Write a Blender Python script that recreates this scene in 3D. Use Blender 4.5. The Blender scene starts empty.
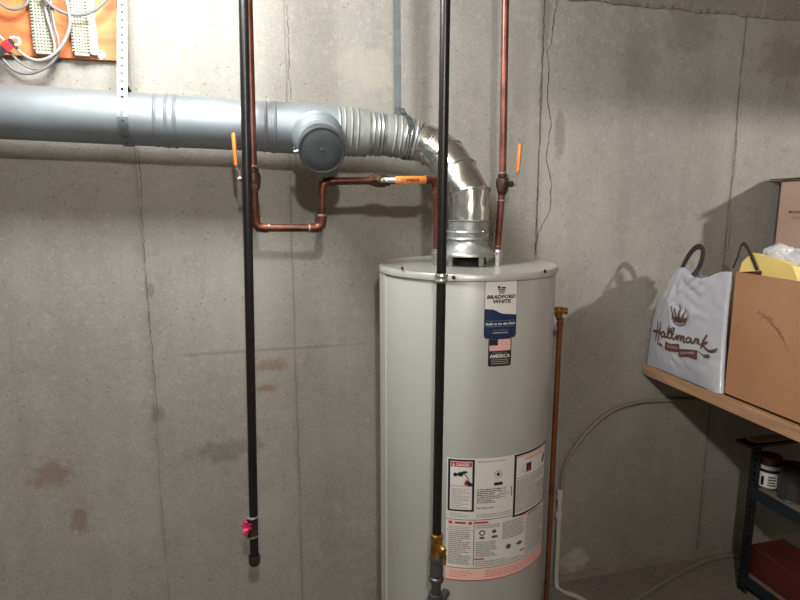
import bpy, bmesh, math, random
from mathutils import Vector, Matrix, noise
sc = bpy.context.scene
COL = sc.collection
R = math.radians

# ------------------------------------------------------------------ camera
F_PX, HOR, VPX, EYE = 595.0, 197.0, 240.0, 1.6
PITCH = math.atan((300-HOR)/F_PX)
YAW = math.atan((400-VPX)/math.hypot(F_PX, 300-HOR))
cd = bpy.data.cameras.new('camera'); cam = bpy.data.objects.new('camera', cd); COL.objects.link(cam)
cam.location = (0, 0, EYE); cam.rotation_euler = (math.pi/2-PITCH, 0, -YAW)
cd.sensor_fit = 'HORIZONTAL'; cd.sensor_width = 36; cd.lens = 36*F_PX/800; cd.clip_start = .02
sc.camera = cam

# ------------------------------------------------------------------ light
w = bpy.data.worlds.new('world'); sc.world = w; w.use_nodes = True
w.node_tree.nodes['Background'].inputs[0].default_value = (.8, .85, .9, 1)
w.node_tree.nodes['Background'].inputs[1].default_value = .03
sc.view_settings.view_transform = 'Standard'; sc.view_settings.look = 'None'
sc.view_settings.exposure = 0.25; sc.view_settings.gamma = 1; sc.view_settings.use_curve_mapping = False

def point(name, loc, power, radius, col):
    l = bpy.data.lights.new(name, 'POINT'); l.energy = power; l.shadow_soft_size = radius; l.color = col
    o = bpy.data.objects.new(name, l); o.location = loc; COL.objects.link(o); return o
point('bulb_light_middle', (0.03, -.45, 2.27), 90, .035, (1, .968, .905))
point('bulb_light_right', (3.25, -.24, 2.27), 190, .04, (1, .965, .90))
point('bulb_light_wall', (-.17, 1.32, 2.42), 88, .15, (.94, .985, 1))

# ------------------------------------------------------------------ helpers
def ray(u, v):
    xc = (u-400)/F_PX; yc = (300-v)/F_PX
    fw = math.cos(PITCH)+yc*math.sin(PITCH); up = -math.sin(PITCH)+yc*math.cos(PITCH)
    return Vector((fw*math.sin(YAW)+xc*math.cos(YAW), fw*math.cos(YAW)-xc*math.sin(YAW), up))
def at(u, v, Y):
    r = ray(u, v); return Vector((0, 0, EYE))+r*(Y/r.y)
def atx(u, v, X):
    r = ray(u, v); return Vector((0, 0, EYE))+r*(X/r.x)
def atz(u, v, Z):
    r = ray(u, v); return Vector((0, 0, EYE))+r*((Z-EYE)/r.z)

def rgb(h):
    h = h.lstrip('#'); c = [int(h[i:i+2], 16)/255 for i in (0, 2, 4)]
    return tuple((x/12.92 if x <= .04045 else ((x+.055)/1.055)**2.4) for x in c)+(1,)

def mat(name, col, rough=.6, metal=0, var=.0, scale=20, col2=None, bump=0, bscale=60, stretch=(1, 1, 1), coat=0, spec=.5, rvar=0):
    m = bpy.data.materials.new(name); m.use_nodes = True; nt = m.node_tree; N = nt.nodes; L = nt.links
    b = N['Principled BSDF']; c = rgb(col) if isinstance(col, str) else col
    b.inputs['Base Color'].default_value = c; b.inputs['Roughness'].default_value = rough; b.inputs['Metallic'].default_value = metal
    b.inputs['Specular IOR Level'].default_value = spec
    if coat: b.inputs['Coat Weight'].default_value = coat
    tc = N.new('ShaderNodeTexCoord'); mp = N.new('ShaderNodeMapping'); mp.inputs['Scale'].default_value = stretch
    L.new(tc.outputs['Object'], mp.inputs['Vector'])
    if var or col2:
        n = N.new('ShaderNodeTexNoise'); n.inputs['Scale'].default_value = scale; n.inputs['Detail'].default_value = 6
        L.new(mp.outputs[0], n.inputs['Vector'])
        r = N.new('ShaderNodeValToRGB'); r.color_ramp.elements[0].position = .35; r.color_ramp.elements[1].position = .65
        c2 = rgb(col2) if col2 else tuple(x*(1-var) for x in c[:3])+(1,)
        r.color_ramp.elements[0].color = c2; r.color_ramp.elements[1].color = c
        L.new(n.outputs['Fac'], r.inputs['Fac']); L.new(r.outputs[0], b.inputs['Base Color'])
        if rvar:
            mr = N.new('ShaderNodeMapRange'); mr.inputs[3].default_value = rough-rvar; mr.inputs[4].default_value = rough+rvar
            L.new(n.outputs['Fac'], mr.inputs[0]); L.new(mr.outputs[0], b.inputs['Roughness'])
    if bump:
        n2 = N.new('ShaderNodeTexNoise'); n2.inputs['Scale'].default_value = bscale; n2.inputs['Detail'].default_value = 5
        L.new(mp.outputs[0], n2.inputs['Vector'])
        bp = N.new('ShaderNodeBump'); bp.inputs['Strength'].default_value = bump; bp.inputs['Distance'].default_value = .004
        L.new(n2.outputs['Fac'], bp.inputs['Height']); L.new(bp.outputs[0], b.inputs['Normal'])
    return m

def link(name, me, mats, parent=None, smooth=False):
    o = bpy.data.objects.new(name, me); COL.objects.link(o)
    for m in (mats if isinstance(mats, (list, tuple)) else [mats]): me.materials.append(m)
    if smooth:
        for p in me.polygons: p.use_smooth = True
    if parent:
        o.parent = parent; o.matrix_parent_inverse = Matrix.Translation(-parent.location)
    return o
def obj(name, bm, mats, parent=None, smooth=True, angle=40):
    bmesh.ops.recalc_face_normals(bm, faces=bm.faces[:])
    if smooth:
        for f in bm.faces: f.smooth = True
        for e in bm.edges:
            if len(e.link_faces) == 2 and e.calc_face_angle(0) > R(angle): e.smooth = False
    me = bpy.data.meshes.new(name); bm.to_mesh(me); bm.free()
    return link(name, me, mats, parent)
def tag(o, label=None, cat=None, group=None, kind=None):
    if label: o['label'] = label
    if cat: o['category'] = cat
    if group: o['group'] = group
    if kind: o['kind'] = kind
    return o
def thing(name, loc, label, cat, group=None):
    o = bpy.data.objects.new(name, None); COL.objects.link(o); o.location = Vector(loc); o.empty_display_size = .05
    return tag(o, label, cat, group)
def struct(name, bm, m, smooth=False): return tag(obj(name, bm, m, None, smooth), kind='structure')

def box(bm, lo, hi, bev=0, mi=0, M=None):
    t = bmesh.new(); bmesh.ops.create_cube(t, size=1)
    lo = Vector(lo); hi = Vector(hi)
    for v in t.verts: v.co = Vector([lo[i]+(v.co[i]+.5)*(hi[i]-lo[i]) for i in range(3)])
    if bev: bmesh.ops.bevel(t, geom=t.edges[:], offset=bev, segments=2, affect='EDGES', profile=.5)
    if M: bmesh.ops.transform(t, matrix=M, verts=t.verts)
    merge(bm, t, mi)
def merge(bm, t, mi=0):
    vm = {v: bm.verts.new(v.co) for v in t.verts}
    for f in t.faces:
        try:
            g = bm.faces.new([vm[v] for v in f.verts]); g.material_index = mi
        except ValueError: pass
    t.free()
def frame_of(d):
    d = d.normalized(); a = Vector((0, 0, 1)) if abs(d.z) < .9 else Vector((0, 1, 0))
    x = d.cross(a).normalized(); return x, d.cross(x).normalized()
def lathe(bm, prof, origin=(0, 0, 0), axis=(0, 0, 1), n=48, mi=0, cap=True, fac=None):
    """prof: list of (radius, distance along axis)"""
    o = Vector(origin); d = Vector(axis).normalized(); x, y = frame_of(d); rings = []
    for r, h in prof:
        rings.append([bm.verts.new(o+d*h+(x*math.cos(2*math.pi*k/n)+y*math.sin(2*math.pi*k/n))*r) for k in range(n)])
    for a, b in zip(rings, rings[1:]):
        for k in range(n):
            f = bm.faces.new((a[k], a[(k+1) % n], b[(k+1) % n], b[k])); f.material_index = mi
    if cap:
        for rg in (rings[0], rings[-1]):
            f = bm.faces.new(rg); f.material_index = mi
def smooth_path(pts, seg=8):
    P = [Vector(p) for p in pts]; P = [P[0]*2-P[1]]+P+[P[-1]*2-P[-2]]; out = []
    for i in range(1, len(P)-2):
        for k in range(seg):
            t = k/seg
            out.append(.5*((2*P[i])+(P[i+1]-P[i-1])*t+(2*P[i-1]-5*P[i]+4*P[i+1]-P[i+2])*t*t+(3*P[i]-P[i-1]-3*P[i+1]+P[i+2])*t**3))
    out.append(P[-2]); return out
def sweep(bm, pts, r, n=16, mi=0, cap=True, flat=None, up=None):
    """round (or elliptical: flat=(rx,ry)) tube; r a number or a list"""
    P = [Vector(p) for p in pts]; T = []
    for i in range(len(P)):
        a = P[i]-P[i-1] if i else P[1]-P[0]; b = P[i+1]-P[i] if i < len(P)-1 else a
        if a.length < 1e-9: a = b
        if b.length < 1e-9: b = a
        T.append((a.normalized()+b.normalized()).normalized())
    if up is not None: x = Vector(up)
    else: x, _ = frame_of(T[0])
    rings = []
    for i, p in enumerate(P):
        x = (x-T[i]*x.dot(T[i])).normalized(); y = T[i].cross(x)
        ri = r[i] if isinstance(r, (list, tuple)) else r
        fx, fy = flat if flat else (1, 1)
        rings.append([bm.verts.new(p+(x*math.cos(2*math.pi*k/n)*fx+y*math.sin(2*math.pi*k/n)*fy)*ri) for k in range(n)])
    for a, b in zip(rings, rings[1:]):
        for k in range(n):
            f = bm.faces.new((a[k], a[(k+1) % n], b[(k+1) % n], b[k])); f.material_index = mi
    if cap:
        for rg in (rings[0], rings[-1]):
            f = bm.faces.new(rg); f.material_index = mi
def text_geo(s, bold=0):
    c = bpy.data.curves.new('t', 'FONT'); c.body = s; c.size = 1; c.offset = bold; c.resolution_u = 2
    o = bpy.data.objects.new('t', c); COL.objects.link(o); bpy.context.view_layer.update()
    dg = bpy.context.evaluated_depsgraph_get(); ev = o.evaluated_get(dg); me = ev.to_mesh()
    V = [v.co.copy() for v in me.vertices]; Fc = [list(p.vertices) for p in me.polygons]
    ev.to_mesh_clear(); bpy.data.objects.remove(o); bpy.data.curves.remove(c)
    return V, Fc

class Print:
    """flat graphics (sticker, printing) laid out in metres (s, t) and laid on a surface by fn(s, t, lift)"""
    def __init__(self, fn, step=.006): self.bm = bmesh.new(); self.fn = fn; self.step = step
    def strip(self, s0, s1, lo, hi, mi, layer=1):
        if not callable(lo): a = lo; lo = lambda s: a
        if not callable(hi): b_ = hi; hi = lambda s: b_
        n = max(1, int(abs(s1-s0)/self.step)); m = max(1, int(abs(hi((s0+s1)/2)-lo((s0+s1)/2))/(self.step*3)))
        g = [[self.bm.verts.new(self.fn(s0+(s1-s0)*i/n, lo(s0+(s1-s0)*i/n)*(1-j/m)+hi(s0+(s1-s0)*i/n)*j/m, layer)) for j in range(m+1)] for i in range(n+1)]
        for i in range(n):
            for j in range(m):
                f = self.bm.faces.new((g[i][j], g[i+1][j], g[i+1][j+1], g[i][j+1])); f.material_index = mi
    def rect(self, s0, t0, s1, t1, mi, layer=1): self.strip(s0, s1, t0, t1, mi, layer)
    def rrect(self, s0, t0, s1, t1, r, mi, layer=1):
        def dz(s):
            d = max(0, s0+r-s, s-(s1-r)); return r-math.sqrt(max(0, r*r-d*d))
        st = self.step; self.step = min(st, r/3)
        self.strip(s0, s1, lambda s: t0+dz(s), lambda s: t1-dz(s), mi, layer); self.step = st
    def text(self, s, cx, t, w_, h_, mi, layer=2, bold=0, shear=0):
        V, Fc = text_geo(s, bold)
        x0 = min(v.x for v in V); x1 = max(v.x for v in V); y0 = min(v.y for v in V); y1 = max(v.y for v in V)
        vs = []
        for v in V:
            yy = (v.y-y0)/(y1-y0)*h_
            vs.append(self.bm.verts.new(self.fn(cx+((v.x-x0)/(x1-x0)-.5)*w_+shear*yy, t+yy, layer)))
        for f in Fc:
            try:
                g = self.bm.faces.new([vs[i] for i in f]); g.material_index = mi
            except ValueError: pass
    def poly(self, pts, mi, layer=2):
        f = self.bm.faces.new([self.bm.verts.new(self.fn(a, b, layer)) for a, b in pts]); f.material_index = mi
    def stroke(self, pts, w_, mi, layer=2, seg=5):
        P = smooth_path([Vector((a, b, 0)) for a, b in pts], seg)
        prev = None; n = len(P)
        ws = w_ if isinstance(w_, (list, tuple)) else [w_]*len(pts)
        for i, p in enumerate(P):
            d = (P[min(i+1, n-1)]-P[max(i-1, 0)]); d = Vector((-d.y, d.x, 0)).normalized() if d.length > 0 else Vector((0, 1, 0))
            q = min(i/seg, len(ws)-1.001); wi = ws[int(q)]*(1-q % 1)+ws[min(int(q)+1, len(ws)-1)]*(q % 1)
            a = self.bm.verts.new(self.fn(*(p+d*wi/2).xy, layer)); b = self.bm.verts.new(self.fn(*(p-d*wi/2).xy, layer))
            if prev:
                f = self.bm.faces.new((prev[0], prev[1], b, a)); f.material_index = mi
            prev = (a, b)
    def lines(self, s0, s1, t1, t0, n, mi, rnd, layer=2, thick=.42, wavy=.12):
        """rows of print too small to read, as broken bars"""
        dt = (t1-t0)/n
        for k in range(n):
            t = t1-dt*(k+.8); s = s0; end = s1-(s1-s0)*(rnd.random()*wavy if rnd.random() < .7 else rnd.random()*.5)
            while s < end-.002:
                e = min(end, s+rnd.uniform(.006, .02)); self.rect(s, t, e, t+dt*thick, mi, layer); s = e+.0015
    def build(self, name, mats, parent=None):
        me = bpy.data.meshes.new(name); self.bm.to_mesh(me); self.bm.free(); return link(name, me, mats, parent)

# ------------------------------------------------------------------ materials
DW = 2.04   # distance of the concrete wall
def concrete(name, seams=(), light='#97948c', dark='#838079', floor=False, stains=True):
    m = bpy.data.materials.new(name); m.use_nodes = True; nt = m.node_tree; N = nt.nodes; L = nt.links
    b = N['Principled BSDF']; b.inputs['Roughness'].default_value = .88; b.inputs['Specular IOR Level'].default_value = .25
    tc = N.new('ShaderNodeTexCoord'); O = tc.outputs['Object']
    def nz(scale, det=5, st=(1, 1, 1), rough=.55, off=(0, 0, 0)):
        mp = N.new('ShaderNodeMapping'); mp.inputs['Scale'].default_value = st; mp.inputs['Location'].default_value = off; L.new(O, mp.inputs[0])
        n = N.new('ShaderNodeTexNoise'); n.inputs['Scale'].default_value = scale; n.inputs['Detail'].default_value = det; n.inputs['Roughness'].default_value = rough
        L.new(mp.outputs[0], n.inputs['Vector']); return n.outputs['Fac']
    def ramp(f, p0, p1, c0=(0, 0, 0, 1), c1=(1, 1, 1, 1)):
        r = N.new('ShaderNodeValToRGB'); r.color_ramp.elements[0].position = p0; r.color_ramp.elements[1].position = p1
        r.color_ramp.elements[0].color = c0; r.color_ramp.elements[1].color = c1; L.new(f, r.inputs[0]); return r.outputs[0]
    def mix(fac, a, c, mode='MIX'):
        x = N.new('ShaderNodeMix'); x.data_type = 'RGBA'; x.blend_type = mode
        if isinstance(fac, float): x.inputs[0].default_value = fac
        else: L.new(fac, x.inputs[0])
        for s, v in ((6, a), (7, c)):
            if isinstance(v, tuple): x.inputs[s].default_value = v
            else: L.new(v, x.inputs[s])
        return x.outputs[2]
    def mth(op, a, c=None):
        x = N.new('ShaderNodeMath'); x.operation = op
        for s, v in ((0, a), (1, c)):
            if v is None: continue
            if isinstance(v, (int, float)): x.inputs[s].default_value = v
            else: L.new(v, x.inputs[s])
        return x.outputs[0]
    base = mix(ramp(nz(1.6, 8, (1, 1, .7), .62), .36, .64), rgb(dark), rgb(light))
    base = mix(mth('MULTIPLY', ramp(nz(3.2, 4, (3.2, 1, .25), .5), .42, .72), .28), base, rgb('#6f6b64'))   # vertical form streaks
    base = mix(mth('MULTIPLY', ramp(nz(34, 6, (1, 1, 1), .7), .5, .78), .33), base, rgb('#a8a296'))
    base = mix(mth('MULTIPLY', ramp(nz(16, 7, (1, 1, 1), .75, (7, 3, 1)), .55, .75), .38), base, rgb('#635e56'))
    base = mix(mth('MULTIPLY', ramp(nz(150, 4, (1, 1, 1), .7), .38, .62), .22), base, rgb('#5f5b54'))
    base = mix(mth('MULTIPLY', ramp(nz(70, 4, (1, 1, 1), .7, (3, 3, 3)), .55, .7), .25), base, rgb('#b4afa4'))
    # pinholes
    vo = N.new('ShaderNodeTexVoronoi'); vo.inputs['Scale'].default_value = 36; L.new(O, vo.inputs['Vector'])
    hole = mth('LESS_THAN', vo.outputs['Distance'], .10)
    gate = mth('GREATER_THAN', nz(5, 2, (1, 1, 1), .5, (2, 9, 4)), .45)
    hole = mth('MULTIPLY', hole, gate)
    base = mix(mth('MULTIPLY', hole, .55), base, rgb('#45403a'))
    sx = N.new('ShaderNodeSeparateXYZ'); L.new(O, sx.inputs[0])
    hgt = nz(120, 5, (1, 1, 1), .65)
    wob = mth('MULTIPLY', mth('SUBTRACT', nz(9, 4), .5), .012)
    brk = ramp(nz(14, 4, (1, 1, 1), .6, (5, 5, 5)), .36, .52)
    for x0, wd, st in seams:
        d = mth('ABSOLUTE', mth('SUBTRACT', mth('ADD', sx.outputs[0], wob), x0))
        ln = ramp(mth('DIVIDE', d, wd), .35, 1.0, (1, 1, 1, 1), (0, 0, 0, 1))
        lf = mth('MULTIPLY', mth('MULTIPLY', ln, mth('ADD', mth('MULTIPLY', brk, .6), .4)), st)
        base = mix(lf, base, rgb('#4c473f'))
        halo = ramp(mth('DIVIDE', d, wd*6), .1, 1.0, (1, 1, 1, 1), (0, 0, 0, 1))
        base = mix(mth('MULTIPLY', mth('MULTIPLY', halo, brk), .16), base, rgb('#5b564e'))
        hgt = mth('SUBTRACT', hgt, mth('MULTIPLY', ln, .6))
    if stains:
        # rust stains, efflorescence and form marks with a shape of their own
        for (px_, py_, sxx, szz, col, am) in ((52, 475, .075, .06, '#6d4a38', .5), (80, 520, .04, .05, '#6d4a38', .5), (270, 366, .08, .03, '#774f3a', .5), (268, 388, .05, .02, '#7a513c', .6),
                                            (225, 450, .16, .05, '#5f5b55', .5), (158, 415, .025, .04, '#4f4a43', .4), (150, 290, .02, .03, '#4f4a43', .35), (785, 60, .16, .11, '#6a5a50', .4),
                                            (575, 560, .07, .07, '#b3ada2', .55), (690, 25, .14, .12, '#6b675f', .45), (640, 60, .10, .16, '#6d6962', .4), (700, 560, .25, .015, '#3f3b35', .8),
                                            (370, 70, .12, .09, '#9b9588', .4), (265, 350, .5, .007, '#615b52', .35), (560, 130, .03, .12, '#5f5b54', .5), (520, 60, .05, .3, '#807b72', .6), (545, 20, .03, .12, '#67625a', .6)):
            p = at(px_, py_, DW)
            dx = mth('DIVIDE', mth('SUBTRACT', sx.outputs[0], p.x), sxx); dz = mth('DIVIDE', mth('SUBTRACT', sx.outputs[2], p.z), szz)
            dd = mth('SQRT', mth('ADD', mth('MULTIPLY', dx, dx), mth('MULTIPLY', dz, dz)))
            nn = nz(22 if sxx < .3 else 12, 5, (1, 1, 1), .65, (px_*.1, 0, py_*.1))
            v = mth('SUBTRACT', mth('MULTIPLY', nn, 2.1), mth('ADD', dd, .0))
            base = mix(mth('MULTIPLY', ramp(v, .1, .55), am), base, rgb(col))
    L.new(base, b.inputs['Base Color'])
    hgt = mth('ADD', hgt, mth('MULTIPLY', nz(8, 4), 1.6)); hgt = mth('SUBTRACT', hgt, mth('MULTIPLY', hole, .9))
    bp = N.new('ShaderNodeBump'); bp.inputs['Strength'].default_value = .32; bp.inputs['Distance'].default_value = .006
    L.new(hgt, bp.inputs['Height']); L.new(bp.outputs[0], b.inputs['Normal'])
    return m
def seam_x(u, v): return at(u, v, DW).x
M_wall = concrete('concrete_wall', [(seam_x(138, 190), .0032, .25), (seam_x(290, 190), .0026, .45), (seam_x(541, 120), .004, .8), (seam_x(737, 120), .0045, .7)])
M_plainwall = concrete('concrete_plain', stains=False)
M_floor = concrete('concrete_floor', light='#837b74', dark='#6f6863', stains=False)
M_crack = mat('crack_dark', '#3b362f', .95)
M_ceil = mat('ceiling_wood', '#8f7a60', .8, var=.3, scale=3, stretch=(1, 12, 12))
M_ledge = concrete('ledge_concrete', light='#858077', dark='#6d6960', stains=False)
M_galv = mat('galvanised_dull', '#868d92', .50, .55, var=.16, scale=5, bump=.10, bscale=30, rvar=.06)
M_galv2 = mat('galvanised_bright', '#a3a6a6', .42, .7, var=.35, scale=22, bump=.5, bscale=24, rvar=.12)
M_foil = mat('foil_tape', '#8b8d8b', .55, .3, var=.35, scale=12, bump=.35, bscale=40)
M_alu = mat('aluminium_crumpled', '#c6c8c7', .20, .93, var=.25, scale=14, bump=.7, bscale=14, rvar=.08)
M_capd = mat('cap_steel', '#474c4f', .55, .4, var=.3, scale=25, bump=.05)
M_strap = mat('strap_galvanised', '#80888d', .42, .8, var=.2, scale=30)
M_strapshade = mat('strap_shaded', '#5d6265', .5, .7, var=.2, scale=30)  # strap metal with shade put into its colour, for the band round the flue
M_copper = mat('copper_aged', '#6b3b2a', .42, .55, col2='#43261c', scale=26, rvar=.1, bump=.05)
M_copperb = mat('copper_pinkish', '#7e4a40', .40, .5, col2='#5c332b', scale=18, rvar=.1)
M_copperd = mat('discharge_copper', '#7c4a2a', .5, .35, col2='#5f351c', scale=14)
M_solder = mat('solder', '#a39a90', .4, .7, var=.2, scale=60)
M_bronze = mat('bronze_valve', '#5e4636', .45, .75, col2='#3f3028', scale=50, bump=.15)
M_brass = mat('brass', '#b58a4a', .35, .85, col2='#7b5526', scale=40)
M_iron = mat('black_iron', '#1b1816', .36, .3, var=.3, scale=40, bump=.08)
M_irong = mat('grey_iron', '#5c5d5f', .38, .7, var=.3, scale=40, bump=.1)
M_ironc = mat('coupling_iron', '#3d352f', .45, .6, var=.3, scale=60, bump=.1)
M_zinc = mat('zinc', '#b6b8b7', .32, .85, var=.2, scale=60)
M_orange = mat('orange_vinyl', '#cf7a33', .45, 0, var=.12, scale=30)
M_ink = mat('ink_black', '#1b1a19', .6)
M_tank = mat('tank_enamel', '#999a96', .38, .0, var=.035, scale=2.5, coat=.3, bump=.02, bscale=9)
M_tanktop = mat('tank_top_enamel', '#a09f99', .33, .15, var=.08, scale=6, coat=.2)
M_seamw = mat('seam_strip', '#bdbcb4', .35, .2)
M_dark = mat('dark_opening', '#151413', .8)
M_white = mat('label_white', '#c9c7c2', .5, spec=.35)
M_blue = mat('label_blue', '#13244a', .45)
M_black = mat('label_black', '#161616', .5)
M_red = mat('label_red', '#b3343c', .5)
M_pinkish = mat('label_pink', '#dcb6ab', .5)
M_text = mat('label_text', '#8f8c88', .6)
M_textd = mat('label_text_dark', '#4c4a48', .6)
M_flagr = mat('flag_rose', '#cf7f83', .5)
M_orl = mat('label_orange', '#cf8348', .5)
M_wood = mat('shelf_wood', '#a98565', .62, col2='#937053', scale=5, stretch=(14, 1, 14), bump=.06)
M_card = mat('cardboard', '#a57b5a', .75, col2='#996c4a', scale=3, bump=.03, bscale=30)
M_cardp = mat('cardboard_pale', '#bb9d8c', .78, col2='#b09280', scale=3, bump=.03, bscale=30)
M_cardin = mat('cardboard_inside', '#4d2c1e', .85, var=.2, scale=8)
M_marker = mat('marker_brown', '#6e4526', .7)
M_cardprint = mat('box_print', '#5d4238', .7)
M_plywood = mat('plywood_orange', '#cf7a42', .55, col2='#a9562a', scale=7, stretch=(1, 1, 4), bump=.03)
M_plyedge = mat('plywood_edge', '#9c5a35', .7, var=.3, scale=4, stretch=(1, 40, 40))
M_block = mat('terminal_plastic', '#b9b7a4', .5, var=.08, scale=10)
M_blockd = mat('terminal_metal', '#a5a493', .5, .3, var=.4, scale=90)
M_blockw = mat('terminal_white', '#d7d5cc', .5)
M_cable = mat('grey_cable', '#6f6e6e', .4)
M_cablew = mat('pale_cable', '#8f8c89', .4)
M_pvc = mat('white_pvc', '#b9b5a8', .4, var=.06, scale=9)
M_tube = mat('tubing_cream', '#7b766a', .45, var=.08, scale=9)
M_pink = mat('pink_ribbon', '#e23f7c', .45, var=.2, scale=60)
M_handle = mat('bag_handle_black', '#2c2525', .7, var=.2, scale=40)
M_yellow = mat('yellow_paper', '#e2c878', .6, var=.08, scale=12)
M_bagink = mat('bag_ink_brown', '#4d3526', .6)
M_bagred = mat('bag_ink_maroon', '#5f302c', .6)
M_steel = mat('shelving_steel', '#242c34', .5, .3, var=.2, scale=12)
M_steelb = mat('shelving_post_steel', '#25262a', .5, .4, var=.3, scale=20)
M_shelfb = mat('particle_board', '#75665a', .8, var=.2, scale=40)
M_redbox = mat('red_box', '#4d1a18', .6, var=.1, scale=9)
M_can = mat('grey_can', '#4b4a48', .4, .5, var=.2, scale=9)
M_canw = mat('can_label_white', '#cfccc6', .5)
M_canr = mat('can_lid_red', '#6d2424', .5)
M_tan = mat('tan_wood', '#a38a6c', .7, var=.15, scale=10)

def film(name, col, rough=.3, trans=.35):
    m = mat(name, col, rough, 0, var=.05, scale=8, bump=.35, bscale=14, coat=.25)
    b = m.node_tree.nodes['Principled BSDF']; b.inputs['Subsurface Weight'].default_value = .0
    return m
M_bag = film('white_plastic_film', '#a9aab1')
M_bagw = film('milky_plastic_film', '#c9c9cb')

# ------------------------------------------------------------------ the setting
XL, XR, YF, ZC = -2.6, 3.95, -2.6, 2.58
bm = bmesh.new(); box(bm, (XL-.1, DW, -.1), (XR+.1, DW+.2, ZC+.1))
def ribbon(bm, pts, w_, y, mi, jit=.0, seed=1):
    rnd = random.Random(seed); P = []
    for a, b in zip(pts, pts[1:]):
        n = max(2, int((b-a).length/.012))
        for k in range(n): P.append(a.lerp(b, k/n)+Vector((rnd.uniform(-jit, jit), 0, 0)))
    P.append(pts[-1]); pv = None
    for i, p in enumerate(P):
        ww = w_*rnd.uniform(.35, 1.2)
        a = bm.verts.new((p.x-ww/2, y, p.z)); b = bm.verts.new((p.x+ww/2, y, p.z))
        if pv: f = bm.faces.new((pv[0], pv[1], b, a)); f.material_index = mi
        pv = (a, b)
y = DW-.0006
ribbon(bm, [at(u, v, DW) for u, v in ((558, -5), (554, 18), (551, 44), (547, 52), (549, 70), (547, 100), (551, 124), (546, 158), (551, 182), (550, 210), (538, 234), (534, 256))], .0038, y, 1, .002, 3)
ribbon(bm, [at(u, v, DW) for u, v in ((544, -5), (543, 48), (541, 78), (540, 104), (539, 160), (537, 200), (535, 250))], .0032, y, 1, .003, 5)
ribbon(bm, [at(u, v, DW) for u, v in ((138, 150), (141, 178), (143, 230), (147, 290), (152, 350), (158, 415))], .0022, y, 1, .0022, 8)
ribbon(bm, [at(u, v, DW) for u, v in ((287, 5), (289, 48), (289, 70), (291, 100))], .0024, y, 1, .003, 9)
ribbon(bm, [at(u, v, DW) for u, v in ((737, 115), (736, 150), (733, 180), (730, 205), (729, 250))], .0024, y, 1, .003, 11)
struct('wall_back', bm, [M_wall, M_crack])
bm = bmesh.new(); box(bm, (XL-.1, YF-.1, -.1), (XR+.1, DW, 0)); struct('floor', bm, M_floor)
bm = bmesh.new(); box(bm, (XL-.1, YF-.1, ZC), (XR+.1, DW, ZC+.1)); struct('ceiling', bm, M_ceil)
bm = bmesh.new(); box(bm, (XL-.1, YF, 0), (XL, DW, ZC)); struct('wall_left', bm, M_plainwall)
bm = bmesh.new(); box(bm, (XR, YF, 0), (XR+.1, DW, ZC)); struct('wall_right', bm, M_plainwall)
bm = bmesh.new(); box(bm, (XL, YF-.1, 0), (XR, YF, ZC)); struct('wall_front', bm, M_plainwall)
# concrete ledge along the top of the wall, its lower edge broken and rough
bm = bmesh.new(); rnd = random.Random(4); n = 190; x0, x1 = .95, XR; pv = None
for i in range(n+1):
    x = x0+(x1-x0)*i/n; zz = 2.292+rnd.uniform(-.004, .003)+.010*noise.noise(Vector((x*9, 0, 0)))
    yy = DW-.012+rnd.uniform(-.0006, .0006)
    r_ = [bm.verts.new((x, DW+.0, zz+.004)), bm.verts.new((x, yy+.006, zz)), bm.verts.new((x, yy, zz+.012)), bm.verts.new((x, DW-.012, ZC))]
    if pv:
        for k in range(3): bm.faces.new((pv[k], pv[k+1], r_[k+1], r_[k]))
    pv = r_
struct('trim_1', bm, M_ledge)
# unseen header added under the ceiling, keeps the right lamp off the wall top
bm = bmesh.new(); box(bm, (2.36, .52, 2.15), (3.9, .57, ZC), .004); struct('light_block_header', bm, M_ceil)
# unseen partition, added to keep the right lamp off the left part of the wall
bm = bmesh.new(); box(bm, (2.26, YF, 0), (2.34, .70, ZC)); struct('light_block_partition', bm, M_plainwall)
# low rough curb at the foot of the wall
bm = bmesh.new(); rnd = random.Random(9); pv = None
for i in range(121):
    x = 1.18+1.4*i/120; d = .022+.010*noise.noise(Vector((x*12, 3, 0)))
    r_ = [bm.verts.new((x, DW, .02+.008*noise.noise(Vector((x*17, 0, 5))))), bm.verts.new((x, DW-d*.6, .012)), bm.verts.new((x, DW-d, .0))]
    if pv:
        for k in range(2): bm.faces.new((pv[k], pv[k+1], r_[k+1], r_[k]))
    pv = r_
struct('baseboard_back', bm, M_floor)

# ------------------------------------------------------------------ water heater
TC = Vector((.6625, 1.70, 0)); TR = .2645; TZ = 1.40
heater = thing('water_heater', (TC.x, TC.y, 0), 'tall light grey cylindrical water heater with stickers, standing against concrete wall', 'water heater')
bm = bmesh.new()
lathe(bm, [(.0, .0), (TR-.012, 0), (TR-.012, .03), (TR, .034), (TR, .7), (TR, 1.38), (TR-.003, 1.386)], TC, n=128, cap=False)
obj('body', bm, M_tank, heater, angle=50)
bm = bmesh.new()
lathe(bm, [(TR+.0005, 1.382), (TR+.0055, 1.382), (TR+.006, TZ-.006), (TR+.002, TZ-.0005), (TR-.006, TZ), (TR-.014, TZ-.003), (TR-.03, TZ-.005), (0, TZ-.001)], TC, n=128, cap=False)
obj('top_pan', bm, M_tanktop, heater, angle=50)
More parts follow.
